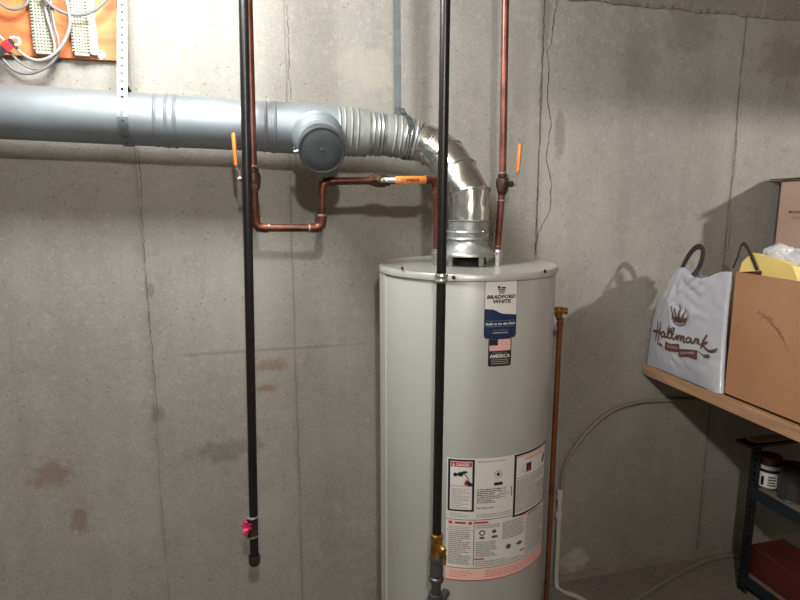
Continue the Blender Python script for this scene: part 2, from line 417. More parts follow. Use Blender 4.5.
# jacket seam strip on the left flank
def cylp(th, z, lift=0, R_=TR): return TC+Vector(((R_+lift)*math.sin(th), -(R_+lift)*math.cos(th), z))
bm = bmesh.new()
a0, a1 = R(-98), R(-83)
ring = [(a0, 0), (a0, .004), (a1, .004), (a1, 0)]
lo = [bm.verts.new(cylp(a, .06, l)) for a, l in ring]; hi = [bm.verts.new(cylp(a, 1.3815, l)) for a, l in ring]
for k in range(4): bm.faces.new((lo[k], lo[(k+1) % 4], hi[(k+1) % 4], hi[k]))
bm.faces.new(lo); bm.faces.new(hi); obj('seam_strip', bm, M_seamw, heater, smooth=False)
def cyl_hit(u, v, R_=TR):
    r = ray(u, v); ox, oy = -TC.x, -TC.y
    a = r.x**2+r.y**2; b = 2*(ox*r.x+oy*r.y); c = ox*ox+oy*oy-R_*R_
    t = (-b-math.sqrt(max(0, b*b-4*a*c)))/(2*a); p = Vector((0, 0, EYE))+r*t
    return math.atan2(p.x-TC.x, -(p.y-TC.y))*R_, p.z
for u, v in ((454, 277), (543, 271), (404, 268)):
    s_, z_ = cyl_hit(u, v); bm = bmesh.new(); p = cylp(s_/TR, z_, .006)
    d = (p-TC); d.z = 0; d.normalize()
    lathe(bm, [(0, -.001), (.0052, -.001), (.0052, .0015), (.003, .0035), (0, .004)], p, d, 14, cap=False)
    obj('screw', bm, M_ironc, heater)
# draft hood on four legs
hood = bmesh.new(); HX = TC.x-.007
HC = Vector((HX, TC.y-.02, 0))
lathe(hood, [(.058, 1.475), (.060, 1.462), (.066, 1.452), (.078, 1.440), (.083, 1.434), (.083, 1.428), (.060, 1.428)], HC, n=64, cap=False)
hobj = obj('draft_hood', hood, M_galv2, heater)
for k, a in enumerate((-68, 15, 105, 195)):
    bm = bmesh.new(); M = Matrix.Translation(HC)@Matrix.Rotation(R(a-90), 4, 'Z')
    box(bm, (.066, -.008, TZ-.004), (.069, .008, 1.432), 0, 0, M); box(bm, (.066, -.008, TZ-.004), (.082, .008, TZ-.001), 0, 0, M)
    obj('hood_leg', bm, M_zinc, heater, smooth=False)
bm = bmesh.new(); lathe(bm, [(.040, TZ-.01), (.040, 1.418), (.032, 1.418), (.032, TZ)], HC, n=40, cap=False); obj('flue_collar', bm, M_dark, heater)

# stickers
def tankfn(eps0=.0006):
    return lambda s, z, layer: cylp(s/TR, z, eps0+.0003*layer)
s0, zt = cyl_hit(485, 280.5); s1, _ = cyl_hit(517.5, 281); _, zb = cyl_hit(501, 338)
P = Print(tankfn(), .004); sm = (s0+s1)/2; W_ = s1-s0; Hh = zt-zb
P.rrect(s0, zb, s1, zt, .008, 2, 0)
e = .0012; P.rrect(s0+e, zb+e, s1-e, zt-e, .007, 0, 1)
wave = lambda s: zb+Hh*(.465-.06*math.tanh((s-sm+W_*.12)/W_*7)+.012*math.sin((s-sm)/W_*6+1))
def rd(s):
    d = max(0, s0+e+.007-s, s-(s1-e-.007)); return .007-math.sqrt(max(0, .007**2-d*d))
P.step = .002; P.strip(s0+e, s1-e, lambda s: zb+e+rd(s), wave, 1, 2)
P.step = .004
P.text('BRADFORD', sm, zb+Hh*.685, W_*.88, Hh*.066, 2, 3, .045, .2)
P.text('WHITE', sm, zb+Hh*.605, W_*.56, Hh*.066, 2, 3, .045, .2)
# small crest of bars over the name
for k, (a, b, c, d) in enumerate(((-.11, .83, .11, .85), (-.10, .80, .10, .815), (-.13, .86, -.05, .90), (-.02, .86, .12, .885), (-.08, .775, .08, .79))):
    P.rect(sm+a*W_, zb+b*Hh, sm+c*W_, zb+d*Hh, 2, 3)
P.rect(s0+.006, zb+Hh*.30, s1-.006, zb+Hh*.305, 3, 3); P.rect(s0+.006, zb+Hh*.205, s1-.006, zb+Hh*.21, 3, 3)
P.text('Built to be the Best', sm, zb+Hh*.232, W_*.9, Hh*.042, 0, 3, .03, .1)
P.text('Energy Efficient', sm, zb+Hh*.125, W_*.46, Hh*.03, 3, 3); P.rect(sm-W_*.24, zb+Hh*.085, sm+W_*.24, zb+Hh*.105, 3, 3)
o = P.build('brand_sticker', [M_white, M_blue, M_black, M_text], heater); o['label'] = 'white and blue maker sticker'
s0, zt = cyl_hit(488.5, 338.5); s1, _ = cyl_hit(511.5, 339); _, zb = cyl_hit(500, 366)
P = Print(tankfn(), .004); sm = (s0+s1)/2; W_ = s1-s0; Hh = zt-zb
P.rrect(s0, zb, s1, zt, .004, 0, 0)
P.rect(s0+.003, zb+Hh*.55, s1-.003, zt-.003, 1, 1)
fh = zt-.003-(zb+Hh*.55)
for k in range(7): P.rect(s0+.003, zb+Hh*.55+fh*(2*k)/13, s1-.003, zb+Hh*.55+fh*(2*k+1)/13, 2, 2)
P.rect(s0+.003, zb+Hh*.55+fh*.48, s0+.003+(W_-.006)*.38, zt-.003, 3, 3)
P.text('AMERICA', sm, zb+Hh*.30, W_*.88, Hh*.13, 1, 2, .03)
P.text('MADE IN', sm, zb+Hh*.455, W_*.6, Hh*.05, 4, 2)
for k in range(3): P.rect(sm-W_*.38, zb+Hh*(.08+.07*k), sm+W_*.38, zb+Hh*(.105+.07*k), 4, 2)
o = P.build('flag_sticker', [M_black, M_white, M_flagr, M_dark, M_text], heater); o['label'] = 'small black sticker with striped flag'

s0, ztl = cyl_hit(447, 458); s1, ztr = cyl_hit(545.5, 443.5); _, zbl = cyl_hit(447, 580); _, zbr = cyl_hit(546, 547)
zt = (ztl+ztr)/2+.009; zb = (zbl+zbr)/2+.010
P = Print(tankfn(), .006); W_ = s1-s0; Hh = zt-zb; rnd = random.Random(21)
X = lambda f: s0+W_*f
Y_ = lambda f: zt-Hh*f          # f measured from the top
P.rect(s0, zb, s1, zt, 0, 0)
# columns measured on the print through the cylinder
def fx(u, v): return (cyl_hit(u, v)[0]-s0)/W_
cA0, cA1 = fx(447.5, 480), fx(474.5, 480); cC0, cC1 = fx(514, 470), fx(544.5, 460)
mid = .525
# danger panel
P.rect(X(cA0+.004), Y_(.425), X(cA1), Y_(.01), 1, 1); P.rect(X(cA0+.022), Y_(.41), X(cA1-.018), Y_(.025), 0, 2)
a, b = cA0+.026, cA1-.022
P.rect(X(a), Y_(.068), X(b), Y_(.03), 2, 3); P.text('DANGER', X((a+b)/2+.012), Y_(.062), W_*(b-a)*.62, Hh*.024, 0, 4, .02)
P.poly([(X(a+.012), Y_(.062)), (X(a+.030), Y_(.062)), (X(a+.021), Y_(.036))], 0, 4)
def blob(cx, cy, rx, ry, mi, lay=4, n=12, rot=0):
    P.poly([(cx+math.cos(rot)*rx*math.cos(t)-math.sin(rot)*ry*math.sin(t), cy+math.sin(rot)*rx*math.cos(t)+math.cos(rot)*ry*math.sin(t)) for t in [2*math.pi*k/n for k in range(n)]], mi, lay)
m_ = (a+b)/2; q = W_
blob(X(a+.035), Y_(.130), .006, .006, 1); P.stroke([(X(a+.035), Y_(.130)), (X(a+.07), Y_(.125)), (X(a+.10), Y_(.11)), (X(a+.13), Y_(.105))], [.003, .007, .008, .004], 1, 4)
blob(X(a+.075), Y_(.125), .008, .007, 1); P.stroke([(X(a+.10), Y_(.115)), (X(a+.13), Y_(.15)), (X(a+.14), Y_(.19))], .0025, 1, 4)
P.poly([(X(a+.10), Y_(.205)), (X(a+.12), Y_(.165)), (X(a+.17), Y_(.21)), (X(a+.12), Y_(.215))], 2, 4)
P.poly([(X(a+.12), Y_(.195)), (X(a+.135), Y_(.170)), (X(a+.185), Y_(.215)), (X(a+.14), Y_(.218))], 1, 5)
P.rect(X(a), Y_(.222), X(b), Y_(.219), 1, 3)
P.lines(X(a+.008), X(b-.01), Y_(.235), Y_(.40), 11, 3, rnd, 3)
# middle column
c0, c1 = cA1+.02, cC0-.012
P.lines(X(c0), X(c1), Y_(.018), Y_(.035), 1, 3, rnd, 1, .5, 0)
def circ(cx, cy, r, mi, w__=.0012):
    P.stroke([(cx+r*math.cos(t), cy+r*math.sin(t)) for t in [2*math.pi*k/10 for k in range(11)]], w__, mi, 2, 3)
cm = X((c0+c1)/2+.02); circ(cm, Y_(.135), .011, 4)
for k in range(5):
    t = math.pi/2+2*math.pi*k/5; P.poly([(cm+.0085*math.cos(t), Y_(.135)+.0085*math.sin(t)), (cm+.0034*math.cos(t+.63), Y_(.135)+.0034*math.sin(t+.63)), (cm, Y_(.135)), (cm+.0034*math.cos(t-.63), Y_(.135)+.0034*math.sin(t-.63))], 1, 2)
P.rect(cm-.012, Y_(.222), cm+.014, Y_(.198), 1, 2)
P.lines(X(c0), X(c1-.10), Y_(.24), Y_(.36), 8, 4, rnd, 1, .45, .3); P.lines(X(c0+.18), X(c1-.03), Y_(.24), Y_(.33), 4, 3, rnd, 1, .4, .5)
P.lines(X(c0), X(c1-.16), Y_(.38), Y_(.41), 1, 3, rnd, 1, .4, .1); P.lines(X(c0), X(c1), Y_(.44), Y_(.475), 2, 3, rnd, 1, .4, .1)
P.rect(X(c1-.012), Y_(.33), X(c1-.004), Y_(.25), 4, 1)
P.lines(X(cA0+.02), X(cA1-.03), Y_(.435), Y_(.475), 3, 3, rnd, 1)
# warning panel, right
P.rect(X(cC0), Y_(.515), X(.994), Y_(.005), 1, 1); P.rect(X(cC0+.022), Y_(.498), X(.978), Y_(.022), 0, 2)
a, b = cC0+.028, .972
P.text('WARNING', X((a+b)/2), Y_(.075), W_*(b-a)*.6, Hh*.028, 5, 3, .02)
P.rect(X(a), Y_(.035), X(b), Y_(.028), 5, 3)
P.rect(X(a+.10), Y_(.17), X(a+.16), Y_(.10), 1, 3); P.poly([(X(a+.115), Y_(.165)), (X(a+.145), Y_(.165)), (X(a+.13), Y_(.115))], 2, 4)
circ(X(a+.09), Y_(.135), .012, 4)
P.poly([(X(b-.13), Y_(.165)), (X(b-.04), Y_(.165)), (X(b-.02), Y_(.09)), (X(b-.05), Y_(.105))], 2, 3); P.poly([(X(b-.075), Y_(.15)), (X(b-.03), Y_(.155)), (X(b-.02), Y_(.085)), (X(b-.045), Y_(.095))], 6, 4)
P.rect(X(a), Y_(.205), X(b), Y_(.20), 4, 3)
P.lines(X(a), X(b), Y_(.215), Y_(.485), 17, 3, rnd, 3, .6, .05)
# lower half
P.rect(X(.0), Y_(.495), X(cC0-.004), Y_(.49), 4, 1)
P.rect(X(.02), Y_(.535), X(cA1-.01), Y_(.502), 7, 1); P.rect(X(.02), Y_(.53), X(.05), Y_(.507), 2, 2); P.rect(X(cA1-.04), Y_(.53), X(cA1-.012), Y_(.507), 2, 2)
P.rect(X(.07), Y_(.525), X(cA1-.06), Y_(.51), 4, 2)
P.rect(X(.005), Y_(.582), X(cA1), Y_(.578), 4, 1)
P.lines(X(.02), X(cA1-.015), Y_(.545), Y_(.57), 2, 3, rnd, 1); P.lines(X(.02), X(cA1-.015), Y_(.59), Y_(.865), 17, 3, rnd, 1, .6)
P.rect(X(cA1+.002), Y_(.87), X(cA1+.008), Y_(.50), 4, 1)
xm = X(.70)
P.rect(X(cA1+.012), Y_(.523), X(cA1+.12), Y_(.507), 2, 1); P.rect(X(.62), Y_(.523), X(.695), Y_(.51), 2, 1)
P.lines(X(cA1+.02), X(.44), Y_(.53), Y_(.565), 2, 3, rnd, 1, .55)
P.lines(X(.46), X(.69), Y_(.53), Y_(.68), 9, 3, rnd, 1, .62); P.lines(X(cA1+.02), X(.42), Y_(.67), Y_(.80), 8, 3, rnd, 1, .6)
blob(X(cA1+.07), Y_(.60), .009, .009, 4, 2); blob(X(cA1+.07), Y_(.60), .005, .005, 0, 3); blob(X(cA1+.17), Y_(.595), .007, .006, 4, 2)
P.rect(X(cA1+.05), Y_(.65), X(cA1+.09), Y_(.632), 4, 1); P.rect(X(cA1+.15), Y_(.65), X(cA1+.2), Y_(.63), 4, 1)
blob(X(.52), Y_(.745), .009, .008, 4, 2); blob(X(.63), Y_(.745), .011, .006, 4, 2)
P.rect(X(cA1+.012), Y_(.823), X(cA1+.09), Y_(.81), 2, 1); P.rect(X(.64), Y_(.823), X(.695), Y_(.81), 2, 1)
P.lines(X(cA1+.02), X(.69), Y_(.83), Y_(.88), 3, 3, rnd, 1, .5)
P.rect(X(.70), Y_(.89), X(.704), Y_(.50), 4, 1)
P.lines(X(.715), X(.99), Y_(.53), Y_(.875), 22, 3, rnd, 1, .62, .05)
P.rect(X(.72), Y_(.535), X(.86), Y_(.524), 2, 1)
P.rect(s0, Y_(.895), s1, Y_(.89), 4, 1); P.rect(s0, Y_(.992), s1, Y_(.895), 7, 1)
P.lines(X(.03), X(.25), Y_(.91), Y_(.975), 4, 8, rnd, 2, .4, .4); P.lines(X(.32), X(.97), Y_(.91), Y_(.975), 4, 8, rnd, 2, .45)
P.rect(s0, zb, s1, Y_(.992), 2, 1)
o = P.build('instruction_label', [M_white, M_black, M_red, M_text, M_textd, M_orl, M_blue, M_pinkish, M_flagr], heater); o['label'] = 'large white label of safety warnings'

# ------------------------------------------------------------------ flue vent pipe
FY = 1.865; FR = .0715
pA = at(-130, 104, FY); pB = at(337, 131, 1.865)
ax = (pB-pA).normalized(); L_ = (pB-pA).length
vent = thing('vent_pipe', (0, FY, 1.82), 'galvanised metal flue pipe running along wall and elbowing down onto the water heater', 'flue pipe')
def dist_of(u):
    lo, hi = 0, L_
    for _ in range(40):
        m = (lo+hi)/2; p = pA+ax*m
        fw = p.x*math.sin(YAW)+p.y*math.cos(YAW); xr = p.x*math.cos(YAW)-p.y*math.sin(YAW); zc = fw*math.cos(PITCH)-(p.z-EYE)*math.sin(PITCH)
        if 400+F_PX*xr/zc < u: lo = m
        else: hi = m
    return lo
def bead(r, h, hw=.003, amp=.0028): return [(r, h-hw*1.6), (r+amp*.7, h-hw*.7), (r+amp, h), (r+amp*.7, h+hw*.7), (r, h+hw*1.6)]
d1, d2, d3, d4 = dist_of(160), dist_of(268), dist_of(276), dist_of(336)
def seg(name, prof, m=M_galv): 
    b_ = bmesh.new(); lathe(b_, prof, pA, ax, 72, cap=False); return obj(name, b_, m, vent, angle=30)
seg('pipe_section', [(FR, 0)]+bead(FR, dist_of(157))+[(FR, dist_of(163)-.001)])
seg('pipe_section', [(FR-.001, dist_of(163)-.003), (FR+.0015, dist_of(163)-.0025)]+[(FR+.0015, dist_of(165))]+bead(FR+.0015, dist_of(168))+bead(FR+.0015, dist_of(176))+[(FR+.0015, dist_of(178)), (FR, dist_of(178)+.001), (FR, dist_of(262))]+bead(FR, dist_of(265))+[(FR, dist_of(271))])
seg('tee_body', [(FR, dist_of(271)-.002), (FR+.002, dist_of(271)-.0015)]+bead(FR+.002, dist_of(274))+[(FR+.002, dist_of(276)), (FR+.002, dist_of(340))]+bead(FR+.002, dist_of(343))+[(FR+.001, dist_of(346))])
# branch of the tee, with crimped end and a flat cap
tc_ = at(316.5, 132.5, FY-.01); cc = at(322, 150.5, 1.615); bax = (cc-tc_).normalized(); bl = (cc-tc_).length
bm = bmesh.new()
pr = [(.067, .0), (.067, .062)]+[(.0735, .064), (.0745, .070), (.068, .078), (.0635, .088), (.0635, .096)]+bead(.0635, .106, .004, .005)+[(.061, .118)]
pr += bead(.0605, .13, .004, .004)+[(.0585, bl-.05)]
lathe(bm, pr, tc_, bax, 72, cap=False); obj('tee_branch', bm, M_galv, vent, angle=30)
bm = bmesh.new()
lathe(bm, [(.057, bl-.055), (.0615, bl-.055), (.0622, bl-.03), (.0622, bl-.004), (.0605, bl), (.058, bl+.0005), (.057, bl-.002), (.054, bl-.002), (.050, bl-.0005), (.03, bl), (.006, bl), (.005, bl+.0008), (0, bl+.001)], tc_, bax, 72, cap=False)
obj('end_cap', bm, M_capd, vent, angle=30)
bm = bmesh.new(); x_, y_ = frame_of(bax); p = tc_+bax*(bl-.045)
sd = at(297, 150, 1.68)-p; sd = (sd-bax*sd.dot(bax)).normalized()
lathe(bm, [(0, .0), (.004, .0), (.004, .012), (0, .013)], p+sd*.062, sd, 10, cap=False); lathe(bm, [(0, -.012), (.0025, -.012), (.0025, .016), (0, .016)], p+sd*.072, bax.cross(sd), 10, cap=False)
obj('cap_screw', bm, M_zinc, vent)
# reducer and crimped sections toward the elbow
ctr = [at(346, 132, 1.863), at(367, 133.5, 1.86), at(384, 135, 1.857), at(402, 137.5, 1.852), at(418, 141, 1.842)]
def vseg(name, p0, p1, r0, r1, beads=(), m=M_galv, crimp=False, n=72):
    d = (p1-p0); l = d.length; prof = [(r0-.003, -.002), (r0, 0)]
    for b in beads:
        rr = r0+(r1-r0)*b; prof += bead(rr, l*b, .0028, .003)
    prof += [(r1, l), (r1-.003, l+.001)]
    b_ = bmesh.new(); lathe(b_, prof, p0, d, n, cap=False); return obj(name, b_, m, vent, angle=30)
vseg('reducer', pA+ax*dist_of(345), ctr[1], FR+.002, .0705, (.2, .42, .62), M_foil)
vseg('pipe_collar', ctr[1]-(ctr[1]-ctr[0])*.1, ctr[2], .0655, .064, (.35, .6, .8), M_galv2)
vseg('pipe_section', ctr[2], ctr[3], .0630, .0622, (.5, .82), M_foil)
vseg('pipe_collar', ctr[3], ctr[4], .0628, .0615, (.2, .5, .8), M_galv2)
# gored elbow
el = [ctr[4], at(432, 146.5, 1.825), at(446, 157, 1.79), at(457, 173, 1.745), at(464, 192, 1.705), at(468, 219, 1.685), Vector((HC.x, HC.y, 1.470))]
el[5] = Vector((HC.x+.002, HC.y, 1.53)); el[4] = Vector((HC.x+.006, HC.y+.012, 1.605))
rr = [.0600, .0605, .0610, .0610, .0615, .0600, .0590]
for i in range(len(el)-1):
    a, b = el[i], el[i+1]; t0 = (el[i]-el[i-1]).normalized() if i else (b-a).normalized(); t1 = (b-a).normalized(); t2 = (el[i+2]-b).normalized() if i+2 < len(el) else t1
    n0 = (t0+t1).normalized(); n1 = (t1+t2).normalized(); x, y_ = frame_of(t1); N_ = 64; b_ = bmesh.new(); rings = []
    def ring(c, nrm, r):
        out = []
        for k in range(N_):
            q = x*math.cos(2*math.pi*k/N_)+y_*math.sin(2*math.pi*k/N_); q = q*r
            q = q-t1*(q.dot(nrm)/t1.dot(nrm)); out.append(b_.verts.new(c+q))
        return out
    e1 = .0035; r0 = rr[i]; r1 = rr[i+1]
    rings = [ring(a, n0, r0-.002), ring(a+t1*.0005, n0, r0+.0032), ring(a+t1*e1, n0, r0+.0032), ring(a+t1*(e1+.002), n0, r0)]
    last = ring(b-t1*.0005, n1, r1-.001); first = rings[-1]
    for q in range(1, 9):
        rg = []
        for k in range(N_):
            co = first[k].co.lerp(last[k].co, q/9); dn = noise.noise(co*22+Vector((i, 0, 0)))*.0030+noise.noise(co*55)*.0012
            c_ = (a+b)/2; rad_ = co-c_; rad_ = (rad_-t1*rad_.dot(t1)).normalized(); rg.append(b_.verts.new(co+rad_*(dn if i < 5 else dn*.3)))
        rings.append(rg)
    rings.append(last)
    for p, q in zip(rings, rings[1:]):
        for k in range(N_): b_.faces.new((p[k], p[(k+1) % N_], q[(k+1) % N_], q[k]))
    obj('elbow_section' if i < 5 else 'pipe_section', b_, M_alu if i < 5 else M_galv2, vent, angle=30)
bm = bmesh.new(); lathe(bm, [(.0595, 0)]+bead(.0605, .006)+[(.0605, .012), (.0605, .022)]+bead(.0605, .026)+[(.0595, .03)], Vector((HC.x, HC.y, 1.472)), (0, 0, 1), 64, cap=False); obj('pipe_collar', bm, M_galv2, vent)
for k, (a, z) in enumerate(((-20, 1.49), (25, 1.50), (-60, 1.505), (55, 1.49), (10, 1.53))):
    bm = bmesh.new(); d = Vector((math.sin(R(a)), -math.cos(R(a)), 0)); lathe(bm, [(0, -.002), (.0035, -.002), (.0035, .001), (.002, .003), (0, .0032)], Vector((HC.x, HC.y, z))+d*.0605, d, 10, cap=False); obj('screw', bm, M_zinc, vent)

# ------------------------------------------------------------------ perforated hanger straps
def strap(path, wdir, width, pitch, hole, bm, thick=.0012, side=None):
    """band along path with a round hole in every cell"""
    P = [Vector(p) for p in path]; D = [0]
    for a, b in zip(P, P[1:]): D.append(D[-1]+(b-a).length)
    def at_(s):
        s = max(0, min(s, D[-1]-1e-6)); i = 0
        while D[i+1] < s: i += 1
        t = (s-D[i])/(D[i+1]-D[i]); return P[i].lerp(P[i+1], t)
    W = Vector(wdir); n = int(D[-1]/pitch); K = 12
    for c in range(n):
        m = (c+.5)*pitch; outer = []; inner = []
        for k in range(K):
            t = 2*math.pi*(k+.5)/K; cx, cy = math.cos(t), math.sin(t); s_ = max(abs(cx), abs(cy))
            inner.append((m+hole*cx, hole*cy)); outer.append((m+cx/s_*pitch/2, cy/s_*width/2))
        vi = [bm.verts.new(at_(a)+W*b) for a, b in inner]; vo = [bm.verts.new(at_(a)+W*b) for a, b in outer]
        for k in range(K): bm.faces.new((vi[k], vi[(k+1) % K], vo[(k+1) % K], vo[k]))
def wrap(xc, yc, zc, r, a0, a1, n=24):
    return [Vector((xc, yc+r*math.cos(R(a0+(a1-a0)*k/n)), zc+r*math.sin(R(a0+(a1-a0)*k/n)))) for k in range(n+1)]
p1 = pA+ax*dist_of(121); rs = FR+.0035
pf = at(122, 112, p1.y-rs); pt = at(122, 0, p1.y+.03); k_ = (ZC-pf.z)/(pt.z-pf.z); pt = pf.lerp(pt, k_)
path = [pt, Vector((pf.x, p1.y-rs, p1.z))]+wrap(pf.x, p1.y, p1.z, rs, 180, 360)[1:]+[Vector((pf.x, p1.y+.02, p1.z+rs+.004)), Vector((pf.x, p1.y-.035, p1.z+rs+.010))]
bm = bmesh.new(); strap(path, (1, 0, 0), .026, .0225, .0045, bm)
o = obj('hanger_strap', bm, M_strap, None, smooth=False); s = o.modifiers.new('s', 'SOLIDIFY'); s.thickness = .0012
tag(o, 'perforated metal hanger strap looped under flue pipe beside the orange plywood panel', 'strap')
p2 = at(406, 138, 1.851); rs = .0660
x2 = p2.x
xt = at(396, 0, 1.95).x
path = [Vector((xt, 1.95, ZC)), Vector((xt+.004, 1.945, p2.z+.10)), Vector((x2-.004, p2.y+rs+.004, p2.z+.02))]
st2 = thing('hanger_strap', (x2, 1.945, p2.z), 'blue-grey metal hanger strap hanging down the wall and wrapped around flue pipe near its elbow', 'strap')
def thick(o):
    m = o.modifiers.new('s', 'SOLIDIFY'); m.thickness = .0012; return o
bm = bmesh.new(); strap(path, (1, 0, 0), .024, .0225, .0028, bm); thick(obj('drop', bm, M_strap, st2, smooth=False))
path = wrap(x2, p2.y, p2.z, rs, 0, -262, 40)+[Vector((x2-.008, p2.y+.004, p2.z+.075)), Vector((x2-.016, p2.y+.016, p2.z+.100))]
bm = bmesh.new(); strap(path, (1, 0, 0), .020, .0225, .0028, bm); o = thick(obj('pipe_band', bm, M_strapshade, st2, smooth=False)); o['label'] = 'metal band round the flue, shade painted into its colour'

# ------------------------------------------------------------------ valves and pipes
def valve(c, axis, stem, lever, parent, rp=.011, lev_len=.095, gf=.62, text=None):
    """ball valve at c on a pipe along axis; stem sticks out along stem; lever points along lever"""
    c = Vector(c); A_ = Vector(axis).normalized(); S_ = Vector(stem).normalized(); Lv = Vector(lever).normalized()
    bm = bmesh.new()
    lathe(bm, [(rp+.0025, -.030), (rp+.0045, -.029), (rp+.0045, -.021), (rp+.003, -.020), (rp+.008, -.015), (rp+.0095, 0), (rp+.008, .012), (rp+.0085, .013)], c, A_, 24)
    lathe(bm, [(rp+.0075, .012), (rp+.0075, .024), (rp+.004, .025), (rp+.0035, .032), (rp+.002, .032)], c, A_, 6)
    lathe(bm, [(.0085, .008), (.0085, .026), (.0095, .026), (.0095, .031), (.005, .031), (.005, .036)], c, S_, 12)
    b = obj('ball_valve', bm, M_bronze, parent, angle=30)
    h0 = c+S_*.034
    bm = bmesh.new(); side = S_.cross(Lv)
    lathe(bm, [(.0065, 0), (.0065, .006), (.003, .0065), (.003, .009), (0, .009)], h0, S_, 6); 
    pts = [h0+S_*.002, h0+Lv*.016+S_*.003, h0+Lv*.028+S_*.010, h0+Lv*.04+S_*.011]
    sweep(bm, pts, .0072, 10, flat=(.22, 1.0), up=S_); obj('lever', bm, M_zinc, b)
    bm = bmesh.new(); e0 = h0+Lv*.034+S_*.011; e1 = h0+Lv*(.034+lev_len-.02)+S_*.011
    if text: P_SC = 1.25
    sweep(bm, [e0, e0+Lv*.003, e0.lerp(e1, .5), e1-Lv*.004, e1], [q*(1.22 if text else 1) for q in (.0062, .0092, .0096, .0090, .006)], 14, flat=(gf, 1), up=S_)
    g = obj('lever_grip', bm, M_orange, b); g['label'] = 'orange grip'
    if text:
        mid_ = e0.lerp(e1, .48); upv = -S_.cross(Lv) if (-S_.cross(Lv)).z > 0 else S_.cross(Lv)
        P = Print(lambda s, t, l: mid_+Lv*s+upv*t+S_*(.0060+.0004*l), .01)
        P.text(text, .004, -.0045, .042, .0085, 0, 1, .03); P.stroke([(-.024+.004*math.cos(t), .0045*math.sin(t)) for t in [k*.785 for k in range(9)]], .0014, 0, 1, 2)
        P.build('grip_print', [M_ink], b) if False else P.build('grip_print', [M_ink], parent)
    return b
def elbow(parent, p_in, corner, p_out, r, m=M_copper, name='elbow', rad=.022):
    a = (Vector(p_in)-Vector(corner)).normalized(); b = (Vector(p_out)-Vector(corner)).normalized(); c = Vector(corner)
    pts = [c+a*(rad+.012)]+[(c+a*rad)*(1-t)**2+c*2*t*(1-t)+(c+b*rad)*t*t for t in [k/8 for k in range(9)]]+[c+b*(rad+.012)]
    bm = bmesh.new(); sweep(bm, pts, [r+.0028]+[r+.0022]*9+[r+.0028], 20); obj(name, bm, m, parent)
def solder(parent, p, d, r):
    bm = bmesh.new(); lathe(bm, [(r, -.003), (r+.0016, -.002), (r+.0018, .001), (r, .003)], p, d, 20, cap=False); obj('solder_joint', bm, M_solder, parent)
def rod(parent, a, b, r, m, name='pipe'):
    bm = bmesh.new(); sweep(bm, [a, Vector(a).lerp(Vector(b), .5), b], r, 24); return obj(name, bm, m, parent)

CY = 1.735; CR = .0108
c_top = Vector((at(251, 0, CY).x, CY, ZC)); c_v = at(253.5, 179, CY); c_e1 = at(256, 228, CY); c_e2 = at(322, 228, CY-.012); c_e3 = at(322.5, 181.5, CY-.012)
c_v2 = at(380, 180.5, 1.72); c_e4 = at(436.5, 180, 1.715); c_n = Vector((c_e4.x+.002, 1.715, TZ+.004))
cold = thing('cold_water_pipe', (c_v.x, CY, 1.5), 'copper water pipe dropping beside the left black pipe, stepping across to the water heater', 'pipe')
rod(cold, c_top, c_v, CR, M_copperb); rod(cold, c_v, c_e1, CR, M_copper); rod(cold, c_e1, c_e2, CR, M_copper); rod(cold, c_e2, c_e3, CR, M_copper)
rod(cold, c_e3, c_v2, CR, M_copper); rod(cold, c_v2, c_e4, CR, M_copper); rod(cold, c_e4, c_n+Vector((0, 0, .035)), CR, M_copperb)
elbow(cold, c_v, c_e1, c_e2, CR); elbow(cold, c_e1, c_e2, c_e3, CR); elbow(cold, c_e2, c_e3, c_v2, CR); elbow(cold, c_v2, c_e4, c_n, CR, M_copper)
for p, d in ((c_e1+Vector((.036, 0, 0)), (1, 0, 0)), (c_e2-Vector((.036, 0, 0)), (1, 0, 0)), (c_e2+Vector((0, 0, .036)), (0, 0, 1)), (c_e4-Vector((.036, 0, 0)), (1, 0, 0)), (c_e4-Vector((0, 0, .034)), (0, 0, 1)), (c_v+Vector((0, 0, .034)), (0, 0, 1))): solder(cold, p, d, CR)
valve(c_v, (0, 0, -1), (-1, -.12, 0), (-.03, 0, 1), cold, CR, .108)
valve(c_v2, (-1, 0, 0), (0, -1, 0), (1, 0, .01), cold, CR, .112, gf=.5, text='WBSII')
def nipple(parent, p, r):
    bm = bmesh.new(); lathe(bm, [(r+.002, -.004), (r+.002, .018), (r+.005, .019), (r+.0055, .030), (r+.003, .032), (r+.002, .040), (r, .042)], p, (0, 0, 1), 8); obj('nipple', bm, M_zinc, parent, angle=30)
nipple(cold, c_n, CR)
HY = 1.705
h_v = at(502.5, 184, HY); h_top = Vector((h_v.x-.004, HY+.0, ZC)); h_b = Vector((at(497, 250, HY).x+.001, HY, TZ))
hot = thing('hot_water_pipe', (h_b.x, HY, TZ), 'straight copper pipe with orange-handled valve rising from right side of the heater top', 'pipe')
rod(hot, Vector((at(503.5, 0, HY).x, HY, ZC)), h_v, CR, M_copperb); rod(hot, h_v, h_b+Vector((0, 0, .03)), CR, M_copperb)
valve(h_v, (0, 0, -1), (1, -.15, 0), (.05, 0, 1), hot, CR, .105)
nipple(hot, h_b, CR+.001); solder(hot, h_v+Vector((0, 0, .033)), (0, 0, 1), CR); solder(hot, h_v-Vector((0, 0, .05)), (0, 0, 1), CR+.002); solder(hot, h_b+Vector((0, 0, .05)), (0, 0, 1), CR)

